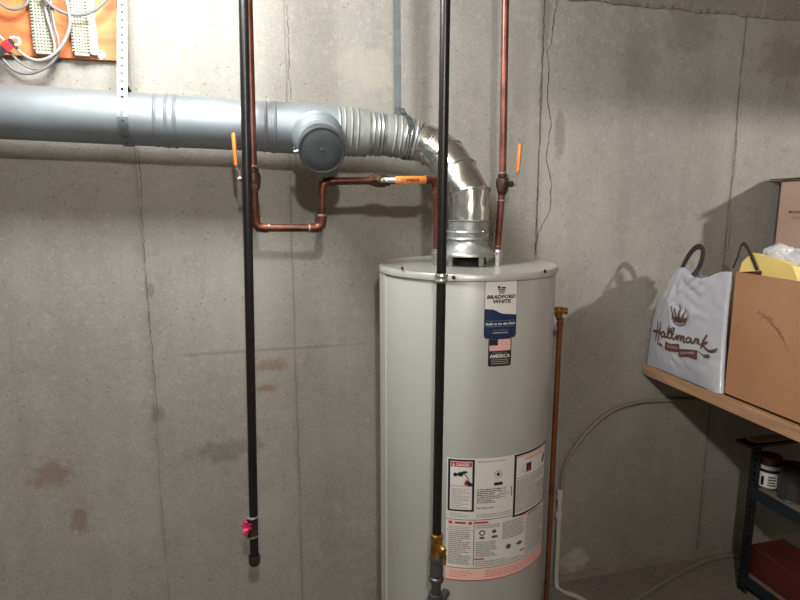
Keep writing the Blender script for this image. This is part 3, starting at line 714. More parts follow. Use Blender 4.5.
# black iron gas pipes
GY = 1.685
g0 = at(243.5, 0, GY); g1 = at(254.5, 563, GY); gd = (g0-g1).normalized(); gt = g0+gd*((ZC-g0.z)/gd.z)
gas = thing('gas_drop_pipe', g1, 'black iron pipe hanging before bare wall, its capped lower end wearing a pink tag', 'pipe')
GR = .0125
rod(gas, gt, g1+gd*.005, GR, M_iron)
bm = bmesh.new(); lathe(bm, [(GR+.001, .030), (GR+.005, .029), (GR+.0055, .024), (GR+.005, .022), (GR+.0045, .006), (GR+.001, 0), (0, -.001)][::-1], g1-gd*.005, gd, 12, cap=False); obj('end_cap', bm, M_ironc, gas)
q1 = at(252.5, 536, GY); bm = bmesh.new(); lathe(bm, [(GR, 0), (GR+.005, .001), (GR+.0055, .006), (GR+.004, .008), (GR+.004, .054), (GR+.0055, .056), (GR+.005, .061), (GR, .062)], q1, gd, 20); obj('coupling', bm, M_ironc, gas)
for h in (.0, .060):
    bm = bmesh.new(); lathe(bm, [(GR+.004, 0), (GR+.0062, .001), (GR+.0062, .004), (GR+.004, .005)], q1+gd*h, gd, 20); obj('coupling_ring', bm, M_zinc, gas)
bm = bmesh.new(); rnd = random.Random(6); c0_ = at(247, 526, GY-.018)
for k in range(9):
    a = rnd.uniform(0, 6.28); d = Vector((-abs(math.cos(a))*rnd.uniform(.3, 1.1), rnd.uniform(-.5, .2), math.sin(a)*.8))*.024
    st = c0_+Vector((rnd.uniform(-.004, .012), 0, rnd.uniform(-.010, .006)))
    sweep(bm, smooth_path([st, st+d*.5+Vector((0, -.006, .005)), st+d], 4), .0070, 8, flat=(.25, 1), up=(rnd.random(), rnd.random(), rnd.random()))
obj('pink_tag', bm, M_pink, gas); 
GX = .4785; G2Y = 1.405
g2t = Vector((GX+.004, G2Y, ZC)); zb_ = at(437.5, 534, G2Y).z
gas2 = thing('gas_supply_pipe', (GX, G2Y, .30), 'black iron gas pipe passing in front of the water heater with brass fitting low down', 'pipe')
zj = at(440, 278, G2Y).z
rod(gas2, g2t, Vector((GX+.001, G2Y, zj)), .0122, M_iron); rod(gas2, Vector((GX+.001, G2Y, zj)), Vector((GX-.003, G2Y, zb_)), .0122, M_iron)
bm = bmesh.new(); lathe(bm, [(.0122, -.012), (.0160, -.011), (.0175, -.006), (.0160, -.003), (.0160, .003), (.0175, .006), (.0160, .011), (.0122, .012)], (GX+.001, G2Y, zj), (0, 0, 1), 20); obj('coupling', bm, M_zinc, gas2)
GB = GX-.003
bm = bmesh.new(); lathe(bm, [(.0125, -.062), (.017, -.060), (.018, -.045), (.0165, -.040), (.0165, -.018), (.018, -.014), (.0175, .0), (.0130, .002)], (GB, G2Y, zb_), (0, 0, 1), 12); obj('brass_fitting', bm, M_brass, gas2, angle=25)
bm = bmesh.new(); lathe(bm, [(0, 0), (.010, 0), (.011, .010), (.008, .018), (0, .019)], (GB+.006, G2Y-.014, zb_-.034), (.3, -1, 0), 8); sweep(bm, smooth_path([(GB+.004, G2Y-.02, zb_-.04), (GB+.014, G2Y-.024, zb_-.052), (GB+.012, G2Y-.024, zb_-.078)], 4), .006, 8, flat=(.3, 1)); obj('shutoff_key', bm, M_brass, gas2, angle=25)
z5 = zb_-.062
bm = bmesh.new(); lathe(bm, [(.013, .002), (.0185, .001), (.0200, -.004), (.0195, -.012), (.0172, -.016), (.0178, -.028), (.0190, -.042), (.0180, -.056), (.0168, -.062), (.0205, -.065), (.0212, -.070), (.0205, -.076), (.014, -.078)], (GB, G2Y, z5), (0, 0, 1), 32); obj('adapter_body', bm, M_irong, gas2, angle=35)
rod(gas2, Vector((GB, G2Y, z5-.06)), Vector((GB-.002, G2Y, .10)), .0135, M_irong)
bm = bmesh.new(); lathe(bm, [(.0145, 0), (.021, .002), (.023, .012), (.023, .03), (.021, .04), (.0145, .041)], (GB-.001, G2Y, z5-.155), (0, 0, 1), 8); obj('union', bm, M_irong, gas2, angle=25)
bm = bmesh.new(); lathe(bm, [(0, .06), (.017, .061), (.019, .066), (.019, .10), (.015, .105)], (GB-.002, G2Y, 0), (0, 0, 1), 16); obj('end_cap', bm, M_irong, gas2)
rod(gas2, Vector((GB-.001, G2Y, z5-.165)), Vector((GB+.05, G2Y+.06, z5-.165)), .0125, M_irong, 'branch')

# relief discharge pipe at the tank's right
DY = 1.72
da = at(560, 322, DY); db_ = Vector((da.x-.004, DY, .06))
dis = thing('discharge_pipe', (da.x, DY, 0), 'thin upright copper discharge pipe at right side of the water heater with brass top', 'pipe')
rod(dis, da, db_, .0088, M_copperd)
bm = bmesh.new(); lathe(bm, [(.0088, -.012), (.0115, -.011), (.0120, -.002), (.0095, 0), (.0090, .006), (.0125, .007), (.013, .013), (.0090, .015)], da, (0, 0, 1), 16); obj('copper_adapter', bm, M_copperb, dis, angle=30)
tp = at(559, 311, DY)
bm = bmesh.new(); lathe(bm, [(.009, -.022), (.0125, -.020), (.0125, -.006), (.0165, -.005), (.0175, .004), (.0165, .010), (.013, .013), (0, .013)], tp, (0, 0, 1), 16)
lathe(bm, [(.010, 0), (.010, .020), (.0115, .021), (.0115, .027), (0, .028)], tp, (1, -.2, 0), 12); lathe(bm, [(.009, -.045), (.009, .0)], tp, (1, 0, 0), 12)
obj('relief_valve', bm, M_brass, dis, angle=30)
# ------------------------------------------------------------------ white drain pipe and tubing
py = 2.0
a = at(560, 492, py); b = at(556, 588, py)
drain = thing('drain_pipe', (b.x, py, 0), 'short cream plastic pipe standing against the wall behind the copper discharge pipe', 'pipe')
bm = bmesh.new(); sweep(bm, smooth_path([a, a.lerp(b, .5), b+Vector((0, 0, .03)), b+Vector((.01, -.03, .004)), Vector((b.x+.04, py-.10, .014)), Vector((b.x+.09, py-.22, .012))], 6), .0095, 14); obj('pipe', bm, M_pvc, drain)
bm = bmesh.new(); lathe(bm, [(.0095, -.002), (.0135, 0), (.0135, .035), (.0095, .037)], a+Vector((0, 0, -.03)), (0, 0, 1), 16); obj('socket', bm, M_pvc, drain)
bm = bmesh.new(); lathe(bm, [(.0095, -.002), (.0135, 0), (.0135, .025), (.0095, .027)], at(558.5, 518, py), (0, 0, 1), 16); obj('socket', bm, M_pvc, drain)
bm = bmesh.new(); py2 = 2.025
pts = [at(u, v, py2) for u, v in ((560, 494), (562, 478), (566, 463), (576, 446), (592, 427), (612, 411), (636, 403), (660, 400.5), (700, 400), (735, 402), (770, 405), (830, 409))]
pts[0].y = 2.005
sweep(bm, smooth_path(pts, 6), .0075, 12)
tag(obj('plastic_tubing', bm, M_tube), 'thin cream plastic tubing curving up along the wall toward beneath the wooden shelf', 'tube')
bm = bmesh.new(); sweep(bm, smooth_path([atz(u, v, .009) for u, v in ((590, 622), (630, 603), (660, 585), (690, 568), (712, 559), (732, 556), (765, 558))], 6), .008, 12)
tag(obj('floor_tubing', bm, M_tube), 'pale tube lying on the floor, running toward the metal shelving', 'tube')

# ------------------------------------------------------------------ plywood panel with terminal blocks
PF = DW-.019
zb_ = at(60, 57.5, PF).z; xr_ = at(118, 30, PF).x
bm = bmesh.new(); box(bm, (-1.9, PF, zb_), (xr_, DW, ZC-.02))
for f in bm.faces:
    if abs(f.normal.z) > .5 or abs(f.normal.x) > .5: f.material_index = 1
bmesh.ops.recalc_face_normals(bm, faces=bm.faces[:])
tag(obj('plywood_panel', bm, [M_plywood, M_plyedge], None, smooth=False), 'orange plywood panel screwed to the wall at upper left, above flue pipe', 'panel')
def block(u0, u1, vb, label, strip_, seed):
    yb = PF-.028; x0 = at(u0, vb, yb).x; x1 = at(u1, vb, yb).x; z0 = at(u0, vb, yb).z; z1 = ZC-.06; rnd = random.Random(seed)
    t = thing('terminal_block', ((x0+x1)/2, PF, z0), label, 'terminal block', 'punch-down blocks on the plywood panel')
    bm = bmesh.new(); box(bm, (x0, yb+.006, z0), (x1, PF, z1), .002)
    box(bm, (x0+.006, yb+.004, z0-.006), (x1-.006, PF, z0), .001)
    obj('base', bm, M_block, t, smooth=False)
    bm = bmesh.new(); n = int((z1-z0)/.0085); wd = (x1-x0)
    for k in range(n):
        z = z0+.004+k*.0085
        box(bm, (x0+.002, yb-.002, z), (x0+wd*.16, yb+.007, z+.004)); box(bm, (x1-wd*.16, yb-.002, z), (x1-.002, yb+.007, z+.004))
        for j in range(4):
            xx = x0+wd*(.24+.15*j); box(bm, (xx, yb+.001, z), (xx+.004, yb+.007, z+.003))
    o = obj('clip_rows', bm, M_blockd, t, smooth=False); o['kind'] = 'stuff'
    if strip_:
        bm = bmesh.new(); box(bm, (x1+.001, yb+.004, z0-.002), (x1+.016, PF, z1), .002); obj('side_bracket', bm, M_blockw, t, smooth=False)
        bm = bmesh.new(); lathe(bm, [(0, 0), (.012, 0), (.012, -.004), (.008, -.006), (0, -.006)], (x1+.022, PF, z0+.004), (0, 1, 0), 18, cap=False); box(bm, (x1+.020, PF-.008, z0-.012), (x1+.024, PF-.005, z0+.004)); obj('mounting_foot', bm, M_blockw, t)
block(33, 54, 50.5, 'left one of two ribbed terminal blocks on the plywood panel', False, 1)
block(72, 91, 52.5, 'right one of two ribbed terminal blocks, with white bracket beside it', True, 2)
K = 1/6.4
def cable(px, y0, label, m=M_cable, r=.0043, ys=None):
    pts = []
    for i, (u, v) in enumerate(px):
        yy = y0 if ys is None else ys[min(i, len(ys)-1)]; pts.append(at(u*K, v*K, yy))
    bm = bmesh.new(); sweep(bm, smooth_path(pts, 7), r, 10); return tag(obj('cable', bm, m), label, 'cable', 'grey cables on the plywood panel')
yc = PF-.040
cable([(-60, 200), (-20, 330), (20, 382), (90, 448), (170, 472), (260, 450), (330, 402), (375, 330), (372, 250), (345, 150), (310, -100)], yc-.01, 'grey cable forming the lowest hanging loop below the plywood panel')
cable([(-10, 330), (60, 335), (130, 400), (210, 438), (290, 430), (335, 380), (350, 300), (330, 200), (300, 100), (265, -100)], yc, 'grey cable forming the middle hanging loop, between two other loops', M_cablew)
cable([(90, 290), (150, 350), (230, 385), (310, 370), (390, 300), (438, 200), (448, 120), (425, 0), (400, -120)], yc-.02, 'pale grey cable forming the innermost loop leaving the red clip', M_cablew, .0047)
cable([(240, -80), (290, -5), (350, 52), (430, 88), (520, 94), (600, 68), (680, -5), (720, -90)], yc-.02, 'grey cable hanging in shallow loop across the right terminal block', M_cable, .0047)
cable([(-60, -30), (0, 18), (50, 52), (110, 58), (165, 30), (185, -20), (190, -90)], yc, 'grey cable loop at top left corner, left of the left terminal block')
cable([(-80, 150), (-20, 215), (10, 245), (50, 280)], yc-.01, 'short pale cable end entering red clip from the left edge', M_cablew)
cl = thing('cable_clip', at(7, 46, yc-.03), 'small red and white cable clip holding grey cables at left edge', 'clip')
a = at(-3, 54, yc-.03); b = at(13, 41, yc-.03); 
bm = bmesh.new(); sweep(bm, [a, a.lerp(b, .5), b], .011, 4, up=(0, 1, 0)); obj('shell', bm, M_capd, cl, smooth=False)
bm = bmesh.new(); sweep(bm, [a.lerp(b, .45), a.lerp(b, .85)], .0135, 4, up=(0, 1, 0)); obj('red_sleeve', bm, M_red, cl, smooth=False)
bm = bmesh.new(); sweep(bm, smooth_path([at(10, 38, yc-.035), at(14, 37.5, yc-.035), at(19, 39, yc-.035), at(19, 44, yc-.035), at(15, 45, yc-.035)], 5), .0038, 8); obj('hook', bm, M_blockw, cl)

# ------------------------------------------------------------------ wooden shelf
SX0, SX1, SZ = 1.575, 3.80, .922
shelf = thing('wooden_shelf', (SX0, 1.3, 0), 'pale wooden shelf board at right carrying the bag and cardboard boxes', 'shelf')
bm = bmesh.new(); box(bm, (SX0, .76, SZ-.042), (SX1, DW-.004, SZ), .0025); obj('board', bm, M_wood, shelf, smooth=False)
for yy in (.82, ):
    for xx in (1.70, 3.70):
        bm = bmesh.new(); box(bm, (xx-.03, yy-.02, 0), (xx+.03, yy+.04, SZ-.042), .002); obj('leg', bm, M_wood, shelf, smooth=False)
bm = bmesh.new(); box(bm, (1.95, DW-.04, SZ-.12), (SX1, DW, SZ-.042), .002); obj('wall_cleat', bm, M_wood, shelf, smooth=False)

# ------------------------------------------------------------------ plastic shopping bag
bag = thing('plastic_bag', (1.66, 1.84, SZ), 'white plastic shopping bag with brown crown and script lettering, left end of the wooden shelf', 'bag')
BX = 1.598
rowsL = [(645, 364), (648, 345), (654, 318), (660, 296), (668, 283), (673, 275.5), (679.5, 267.5)]
rowsR = [(724, 391.5), (724.5, 368), (726, 340), (728, 315), (730, 294), (731.5, 282), (732, 273.5)]
rowsV = [0, .22, .5, .72, .86, .94, 1.0]
def lerp_rows(rows, v):
    for i in range(len(rowsV)-1):
        if v <= rowsV[i+1]+1e-9:
            t = (v-rowsV[i])/(rowsV[i+1]-rowsV[i]); return rows[i][0]*(1-t)+rows[i+1][0]*t, rows[i][1]*(1-t)+rows[i+1][1]*t
    return rows[-1]
LP = [atx(*p, BX) for p in rowsL]; RP = [atx(*p, BX) for p in rowsR]
for L0 in (LP, RP): L0[0].z = SZ+.002
for p in LP: p.y = min(p.y, DW-.012)
for p in RP: p.y = max(p.y, 1.632)
def inter(rows, v):
    for i in range(len(rowsV)-1):
        if v <= rowsV[i+1]+1e-9:
            t = (v-rowsV[i])/(rowsV[i+1]-rowsV[i]); return rows[i].lerp(rows[i+1], t)
    return rows[-1]
def bagpt(u, v, side=1, lift=0):
    a = inter(LP, v); b = inter(RP, v); p = a.lerp(b, u)
    # sagging mouth between the handle and the right corner
    if v > .8: p.z += (v-.8)/.2*(.018*math.sin(u*math.pi*1.0)*-1+ .010*math.sin(u*9))
    prof = (math.sin(math.pi*min(1, max(0, u)))**.45)
    thick = (.034*(1-v)**.5+.016)*prof
    k = 1
    wr = .010*noise.noise(Vector((u*3.2+2, v*4.1, side*4)))+.015*abs(noise.noise(Vector((u*7+v*5, v*6-u*4, side*9))))+.006*noise.noise(Vector((u*13, v*11, 3)))
    wr *= 1-.8*math.exp(-((v-.42)/.22)**4)*(1 if u < .85 else .5)
    # pulled creases running to the handle roots
    d = u*.9+(v-1)*.55-.10; wr += .006*math.exp(-(d/.03)**2)*(v > .45)
    d = (u-.42)+(v-1)*-.5; wr += .006*math.exp(-(d/.03)**2)*(v > .55)
    p.x += -side*(thick+wr*prof)
    p.x += max(0, SX0+.003-p.x)*max(0, 1-v/.30)
    p.x -= side*lift
    return p
bm = bmesh.new(); NU, NV = 44, 52
for side in (1, -1):
    g = [[bm.verts.new(bagpt(i/NU, j/NV, side)) for j in range(NV+1)] for i in range(NU+1)]
    for i in range(NU):
        for j in range(NV): bm.faces.new((g[i][j], g[i+1][j], g[i+1][j+1], g[i][j+1]))
    if side == 1: gf = g
    else: gb = g
for j in range(NV):
    for i in (0, NU):
        bm.faces.new((gf[i][j], gf[i][j+1], gb[i][j+1], gb[i][j]))
for i in range(NU): bm.faces.new((gf[i][0], gf[i+1][0], gb[i+1][0], gb[i][0]))
obj('bag_body', bm, M_bag, bag, angle=80)
def loop_handle(parent, pts, w_=.009, m=M_handle, name='handle'):
    bm = bmesh.new(); sweep(bm, smooth_path(pts, 8), w_, 10, flat=(1, .28), up=(0, 1, .2)); return obj(name, bm, m, parent)
hx = BX+.02
loop_handle(bag, [atx(681, 272, hx), atx(686, 260, hx), atx(693, 250, hx), atx(699, 246.5, hx), atx(703, 250, hx), atx(702, 259, hx), atx(698, 269, hx), atx(692.5, 276, hx-.02)], .0105)
# print on the front of the bag, laid out from the photograph's strokes and carried by the bag's own surface
def bag_uv(pu, pv):
    # invert: find (u, v) on the plane of the bag for a picture position of the lettering
    p = atx(pu, pv, BX-.02); best = None
    lo, hi = 0.0, 1.0
    for _ in range(30):
        m = (lo+hi)/2; z = inter(LP, m).lerp(inter(RP, m), .5).z
        if z < p.z: lo = m
        else: hi = m
    v = lo; a = inter(LP, v); b = inter(RP, v); u = (a.y-p.y)/(a.y-b.y); return u, v
P = Print(lambda s, t, l: bagpt(s, t, 1, .0034+.0004*l), .02)
def bs(px, w_, mi=0, seg=4):
    pts = [bag_uv(648+x*80/600, 290+y*80/600) for x, y in px]
    P.stroke(pts, [q/300 for q in (w_ if isinstance(w_, (list, tuple)) else [w_]*len(pts))], mi, 2, seg)
# crown
bs([(228, 232), (250, 252), (285, 262), (312, 252), (318, 238), (290, 228), (255, 224), (228, 232)], 3)
for x0, y0, x1, y1, ww in ((228, 215, 210, 130, 7), (248, 215, 238, 145, 8), (272, 220, 277, 118, 10), (297, 222, 313, 152, 8), (318, 228, 340, 168, 7)):
    bs([(x0, y0), ((x0+x1)/2, (y0+y1)/2), (x1, y1)], [ww*1.3, ww*.6, 2.5]); bs([(x1-3, y1-5), (x1+3, y1-5)], 6)
bs([(224, 205), (250, 218), (285, 225), (322, 222)], [8, 13, 15, 10])
# Hallmark
bs([(55, 297), (75, 303), (100, 306), (128, 318)], [9, 6, 7, 11])
bs([(98, 232), (97, 275), (92, 325), (86, 372)], [3, 5, 5, 3]); bs([(122, 240), (120, 290), (115, 340), (108, 398)], [3, 5, 5, 3])
bs([(165, 320), (150, 308), (135, 325), (140, 345), (158, 338), (168, 318), (168, 345), (185, 350)], 5)
bs([(185, 350), (205, 300), (205, 278), (192, 290), (190, 335), (202, 358), (215, 352)], 5); bs([(215, 352), (238, 305), (238, 282), (225, 292), (220, 340), (232, 365), (246, 358)], 5)
bs([(246, 358), (262, 335), (262, 372)], 5); bs([(262, 372), (278, 338), (288, 345), (285, 382)], 5); bs([(285, 382), (302, 345), (312, 352), (308, 385), (322, 390)], 5)
bs([(360, 362), (342, 352), (328, 370), (335, 390), (352, 385), (362, 362), (362, 392), (378, 395)], 5)
bs([(378, 395), (392, 365), (388, 362), (410, 372), (402, 400)], 6); bs([(402, 400), (425, 405)], 4)
bs([(462, 332), (445, 370), (432, 412), (428, 440)], [4, 6, 6, 4]); bs([(470, 385), (450, 400), (440, 412), (455, 440), (480, 462), (505, 460), (522, 440)], [4, 5, 5, 6, 8, 9, 2])
# banner ribbon
def bp(px, mi): P.poly([bag_uv(645+x*80/600, 290+y*80/600) for x, y in px], mi, 1)
bs([(170, 408), (215, 425), (280, 430)], [26, 22, 22], 1, 8); bs([(272, 468), (340, 473), (404, 490)], [22, 22, 28], 1, 8)
def btext(s, x0, y0, x1, y1, hh):
    V, Fc = text_geo(s, .0); mx = max(v.x for v in V); my = max(v.y for v in V); vs = []
    for v in V:
        t = v.x/mx; x = x0+(x1-x0)*t; yy = y0+(y1-y0)*t-v.y/my*hh
        vs.append(P.bm.verts.new(P.fn(*bag_uv(648+x*80/600, 290+yy*80/600), 3)))
    for f in Fc:
        try: g = P.bm.faces.new([vs[i] for i in f]); g.material_index = 2
        except ValueError: pass
btext('GOLD', 190, 425, 268, 440, 18); btext('CROWN', 288, 480, 385, 482, 18)
bs([(120, 395), (135, 400), (150, 412)], [3, 8, 2]); bs([(412, 460), (440, 490), (460, 502), (480, 500)], [2, 4, 11, 9])
P.build('bag_print', [M_bagink, M_bagred, M_bag], bag)

# ------------------------------------------------------------------ cardboard boxes
def open_box(name, lo, hi, th, parent, bow=.0):
    bm = bmesh.new(); x0, y0, z0 = lo; x1, y1, z1 = hi
    box(bm, (x0, y0, z0), (x1, y1, z0+th)); box(bm, (x0, y0, z0), (x0+th, y1, z1)); box(bm, (x1-th, y0, z0), (x1, y1, z1)); box(bm, (x0+th, y0, z0), (x1-th, y0+th, z1)); box(bm, (x0+th, y1-th, z0), (x1-th, y1, z1))
    bm.normal_update()
    cx, cy = (x0+x1)/2, (y0+y1)/2
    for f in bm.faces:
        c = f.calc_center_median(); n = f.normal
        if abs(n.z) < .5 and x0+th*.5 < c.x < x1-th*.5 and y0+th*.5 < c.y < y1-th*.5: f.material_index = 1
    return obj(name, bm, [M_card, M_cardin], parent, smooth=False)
B0 = Vector((1.600, 1.09, SZ+.001)); B1 = Vector((2.09, 1.630, 1.352))
cb = thing('cardboard_box', (B0.x, B1.y, SZ), 'open brown cardboard box with handwriting, beside the white shopping bag on shelf', 'box')
b_ = open_box('carton', B0, B1, .006, cb)
bm = bmesh.new()
v = [(B0.x+.006, B1.y-.01, 1.349), (B0.x+.006, B0.y+.01, 1.349), (B0.x+.075, B0.y+.03, 1.256), (B0.x+.075, B1.y-.03, 1.256)]
M_ = bmesh.new(); q = [bm.verts.new(Vector(p)) for p in v]; q2 = [bm.verts.new(Vector(p)+Vector((-.002, 0, -.004))) for p in v]
bm.faces.new(q); bm.faces.new(q2[::-1])
for k in range(4): bm.faces.new((q[k], q[(k+1) % 4], q2[(k+1) % 4], q2[k]))
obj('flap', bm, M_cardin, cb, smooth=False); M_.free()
P = Print(lambda s, t, l: Vector((B0.x-.0008, s, t)), .01)
def hw(px, w_=.0018):
    P.stroke([(lambda p: (p.y, p.z))(atx(740+x*60/450, 290+y*80/600, B0.x)) for x, y in px], w_, 0, 1, 4)
hw([(150, 145), (138, 165), (125, 185)]); hw([(182, 170), (168, 192), (155, 215)]); hw([(132, 165), (150, 172), (172, 180)])
hw([(195, 195), (185, 192), (178, 205), (188, 212), (196, 200), (200, 215)]); hw([(200, 215), (222, 200), (225, 208), (208, 232), (216, 238)]); hw([(216, 238), (245, 212), (246, 222), (226, 250), (232, 256)])
hw([(245, 252), (236, 262), (246, 272), (256, 262), (245, 252)]); hw([(262, 268), (258, 285), (272, 278), (270, 295), (284, 286)]); hw([(276, 305), (296, 300), (290, 290), (278, 308), (290, 318), (304, 312)])
hw([(288, 330), (310, 325), (304, 315), (290, 332), (300, 345), (316, 338)]); hw([(304, 370), (312, 350), (322, 352), (318, 372), (332, 362)]); hw([(325, 362), (334, 395), (348, 430), (372, 465)], [.0012, .0018, .0015, .0008])
P.build('handwriting', [M_marker], cb)
bm = bmesh.new(); y_a = atx(739, 430, B0.x).y; p = atx(740, 413, B0.x)
box(bm, (B0.x-.0012, 1.19, SZ+.002), (B0.x-.0002, 1.30, SZ+.05)); obj('packing_tape', bm, mat('tape', '#a67a50', .3, coat=.4), cb, smooth=False)

tb0 = Vector((2.135, 1.53, SZ+.001)); tb1 = Vector((2.56, 1.99, 1.668))
tall = thing('cardboard_box', (tb0.x, tb1.y, SZ), 'tall pinkish cardboard box with small printed lines, standing behind the open box', 'box')
bm = bmesh.new(); box(bm, tb0, tb1, .003); obj('carton', bm, M_cardp, tall, smooth=False)
bm = bmesh.new()
v = [(tb0.x-.03, tb1.y+.030, 1.668), (tb0.x-.03, tb0.y+.02, 1.678), (tb0.x+.2, tb0.y+.01, 1.674), (tb0.x+.2, tb1.y+.02, 1.676)]
q = [bm.verts.new(Vector(p)) for p in v]; q2 = [bm.verts.new(Vector(p)+Vector((0, 0, .004))) for p in v]
bm.faces.new(q); bm.faces.new(q2[::-1])
for k in range(4): bm.faces.new((q[k], q[(k+1) % 4], q2[(k+1) % 4], q2[k]))
obj('flap', bm, M_cardin, tall, smooth=False)
P = Print(lambda s, t, l: Vector((tb0.x-.0008, -s, t)), .02)
pa = atx(789, 211, tb0.x); 
P.text('MOVING', -pa.y+.035, pa.z-.010, .07, .012, 0, 1, .03); P.text('Carton', -pa.y+.045, pa.z-.030, .06, .011, 0, 1, .0)
P.build('box_print', [M_cardprint], tall)

# crumpled things in the open box
def crumple(name, c, size, m, seed, parent=None, sub=4, amp=.35, squash=(1, 1, 1)):
    bm = bmesh.new(); bmesh.ops.create_icosphere(bm, subdivisions=sub, radius=1)
    for v in bm.verts:
        d = v.co.normalized(); k = 1+amp*noise.noise(d*1.7+Vector((seed, 0, 0)))+amp*.5*abs(noise.noise(d*4+Vector((0, seed, 0))))-amp*.25*abs(noise.noise(d*8+Vector((0, 0, seed))))
        v.co = Vector((d.x*size[0]*k, d.y*size[1]*k, d.z*size[2]*k))+Vector(c)
    return obj(name, bm, m, parent, angle=28)
yb = thing('yellow_paper_bag', (1.80, 1.45, SZ+.01), 'yellow paper bag with dark handle poking out of the open cardboard box', 'bag')
bx_ = 1.70
def Q(u, v, X): return atx(u, v, X)
bm = bmesh.new()
front = [Q(738, 276, bx_), Q(742, 262, bx_), Q(752, 252.5, bx_), Q(762, 256, bx_), Q(776, 259, bx_), Q(792, 266, bx_), Q(797, 278, bx_)]
zlow = 1.0
fr = [bm.verts.new(p) for p in front]; bk = [bm.verts.new(p+Vector((.045, .006, -.006))) for p in front]
frb = [bm.verts.new(Vector((p.x, p.y, zlow))) for p in front]; bkb = [bm.verts.new(Vector((p.x+.045, p.y, zlow))) for p in front]
for k in range(len(front)-1):
    bm.faces.new((fr[k], fr[k+1], frb[k+1], frb[k])); bm.faces.new((bk[k], bk[k+1], bkb[k+1], bkb[k])); bm.faces.new((frb[k], frb[k+1], bkb[k+1], bkb[k]))
    bm.faces.new((fr[k], fr[k+1], bk[k+1], bk[k]))
bm.faces.new((fr[0], bk[0], bkb[0], frb[0])); bm.faces.new((fr[-1], bk[-1], bkb[-1], frb[-1]))
obj('bag_body', bm, M_yellow, yb, smooth=False)
loop_handle(yb, [Q(757, 270, bx_-.012), Q(753, 260, bx_-.012), Q(748, 249, bx_-.01), Q(744, 244, bx_-.005), Q(741, 246, bx_), Q(738, 256, bx_), Q(733, 268, bx_)], .0068)
pb = crumple('plastic_wrap', atx(785, 264, 1.815), (.055, .080, .060), M_bagw, 4.4, None, 5, .4)
zlo = min(v.co.z for v in pb.data.vertices)
tag(pb, 'crumpled milky plastic bag sticking up behind the yellow paper bag', 'plastic bag')
# what it sits on, inside the box
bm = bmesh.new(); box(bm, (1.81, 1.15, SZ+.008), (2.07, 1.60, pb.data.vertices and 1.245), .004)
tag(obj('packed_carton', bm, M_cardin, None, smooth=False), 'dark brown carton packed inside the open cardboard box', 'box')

# ------------------------------------------------------------------ metal shelving below
UX, UY = 1.928, 1.80
unit = thing('metal_shelving', (UX, UY, 0), 'dark steel shelving unit with perforated posts standing under the wooden shelf', 'shelving')
US1, USY0 = 2.46, .92
TOPZ = .628
def post(x, y, sx, sy):
    bm = bmesh.new(); w_ = .046; t = .0025
    path = [Vector((x, y, .0)), Vector((x, y, TOPZ))]
    s1 = bmesh.new(); strap([Vector((x+sx*w_/2, y, 0)), Vector((x+sx*w_/2, y, TOPZ))], (1, 0, 0), w_, .028, .0065, s1); merge(bm, s1)
    s1 = bmesh.new(); strap([Vector((x, y+sy*w_/2, 0)), Vector((x, y+sy*w_/2, TOPZ))], (0, 1, 0), w_, .028, .0065, s1); merge(bm, s1)
    o = obj('post', bm, M_steelb, unit, smooth=False); m = o.modifiers.new('s', 'SOLIDIFY'); m.thickness = t
for x, y, sx, sy in ((UX, UY, 1, -1), (US1, UY, -1, -1), (UX, USY0, 1, 1), (US1, USY0, -1, 1)): post(x, y, sx, sy)
for z in (.463, .082):
    bm = bmesh.new()
    box(bm, (UX-.003, USY0, z-.047), (UX-.0005, UY-.002, z)); box(bm, (US1+.0005, USY0, z-.047), (US1+.003, UY-.002, z)); box(bm, (UX+.0035, UY-.0055, z-.047), (US1-.0035, UY-.003, z)); box(bm, (UX+.0035, USY0+.003, z-.047), (US1-.0035, USY0+.0055, z))
    box(bm, (UX+.0035, USY0+.006, z-.012), (UX+.020, UY-.006, z-.009))
    obj('shelf_beam', bm, M_steel, unit, smooth=False)
    bm = bmesh.new(); box(bm, (UX+.004, USY0+.006, z-.009), (US1-.004, UY-.006, z+.003)); obj('shelf_panel', bm, M_shelfb, unit, smooth=False)
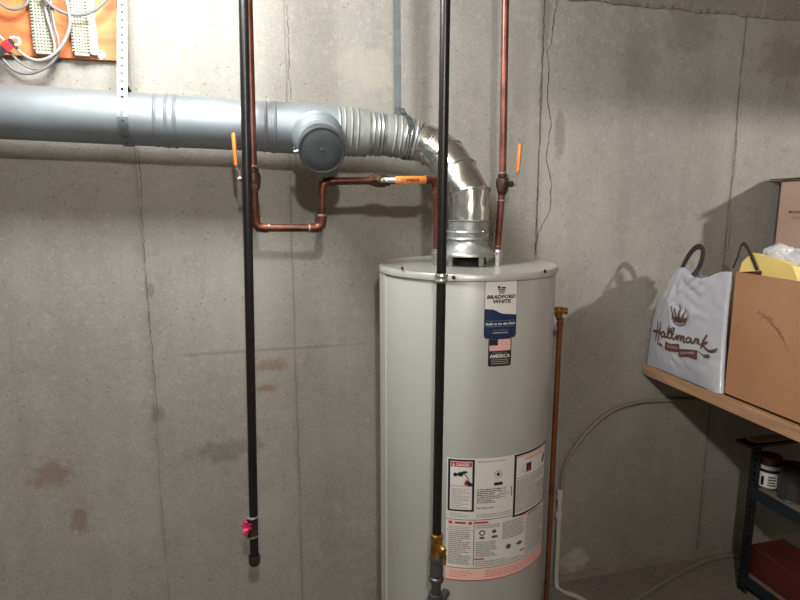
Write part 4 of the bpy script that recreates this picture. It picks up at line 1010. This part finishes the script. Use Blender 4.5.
# on the upper steel shelf
ZS = .4665
def can(u, vb, r, h, m, label, extra=None, lid=None, name='can', X=None):
    c = Vector((u[0], u[1], ZS+.0005))
    t = thing(name, c, label, 'can')
    bm = bmesh.new(); lathe(bm, [(0, 0), (r-.002, 0), (r, .002), (r, .004), (r-.0015, .006), (r-.0015, h-.006), (r, h-.004), (r+.0008, h-.001), (r-.003, h)], c, n=40, cap=False); obj('body', bm, m, t, angle=35)
    bm = bmesh.new(); lathe(bm, [(r-.003, h-.003), (r-.008, h-.004), (0, h-.004)] if lid is None else [(r+.001, h-.012), (r+.0015, h+.004), (r-.004, h+.006), (0, h+.006)], c, n=40, cap=False); obj('lid', bm, lid or m, t, angle=35)
    return t, c
t, c = can((1.974, 1.754), 475, .040, .128, M_can, 'small can with white and black label on upper steel shelf, beside the post', lid=M_canr)
def cfn(c, r): return lambda s, z, l: c+Vector(((r+.0004+.0003*l)*math.sin(s/r), -(r+.0004+.0003*l)*math.cos(s/r), z))
P = Print(cfn(c, .040), .004); P.rect(-.10, .012, .05, .10, 0, 0); P.rect(-.10, .072, .05, .085, 1, 1)
P.rect(-.060, .018, -.048, .055, 1, 1)
for k in range(4): P.rect(-.035, .020+.011*k, -.005-.004*(k % 2), .026+.011*k, 1, 1)
for k in range(3): P.rect(-.002, .022+.012*k, .02, .027+.012*k, 1, 1)
P.build('paper_label', [M_canw, M_black], t)
t, c = can((1.984, 1.655), 490, .050, .128, M_can, 'dark grey metal can standing in front of the white-labelled can', lid=M_black)
t, c = can((2.07, 1.59), 489, .034, .10, M_canw, 'pale can at the right edge of the photo on upper steel shelf')
# dark tray with a pale wooden paddle on it behind the cans
bm = bmesh.new(); box(bm, (1.885, 1.765, TOPZ+.001), (2.49, 1.845, TOPZ+.012), .002)
tag(obj('plank', bm, M_black, None, smooth=False), 'black plank lying across the tops of the steel shelving posts', 'plank')
bm = bmesh.new(); sweep(bm, smooth_path([Vector((1.895, 1.80, TOPZ+.036)), Vector((1.915, 1.795, TOPZ+.026)), Vector((1.99, 1.79, TOPZ+.0235)), Vector((2.10, 1.79, TOPZ+.0235))], 6), [.022]*6+[.03]*13, 12, flat=(1, .2), up=(.1, 1, 0))
tag(obj('wooden_paddle', bm, M_tan), 'pale flat wooden stick lying on the black plank below wooden shelf', 'stick')
# on the lower steel shelf
bm = bmesh.new(); box(bm, (1.945, 1.05, .086), (2.11, 1.775, .21), .004); 
tag(obj('red_box', bm, M_redbox, None, smooth=False), 'dark red box lying on the lower steel shelf', 'box')
bm = bmesh.new(); box(bm, (2.13, 1.15, .086), (2.40, 1.66, .27), .003)
tag(obj('cardboard_box', bm, M_card, None, smooth=False), 'low brown cardboard box on lower steel shelf, behind the red box', 'box')
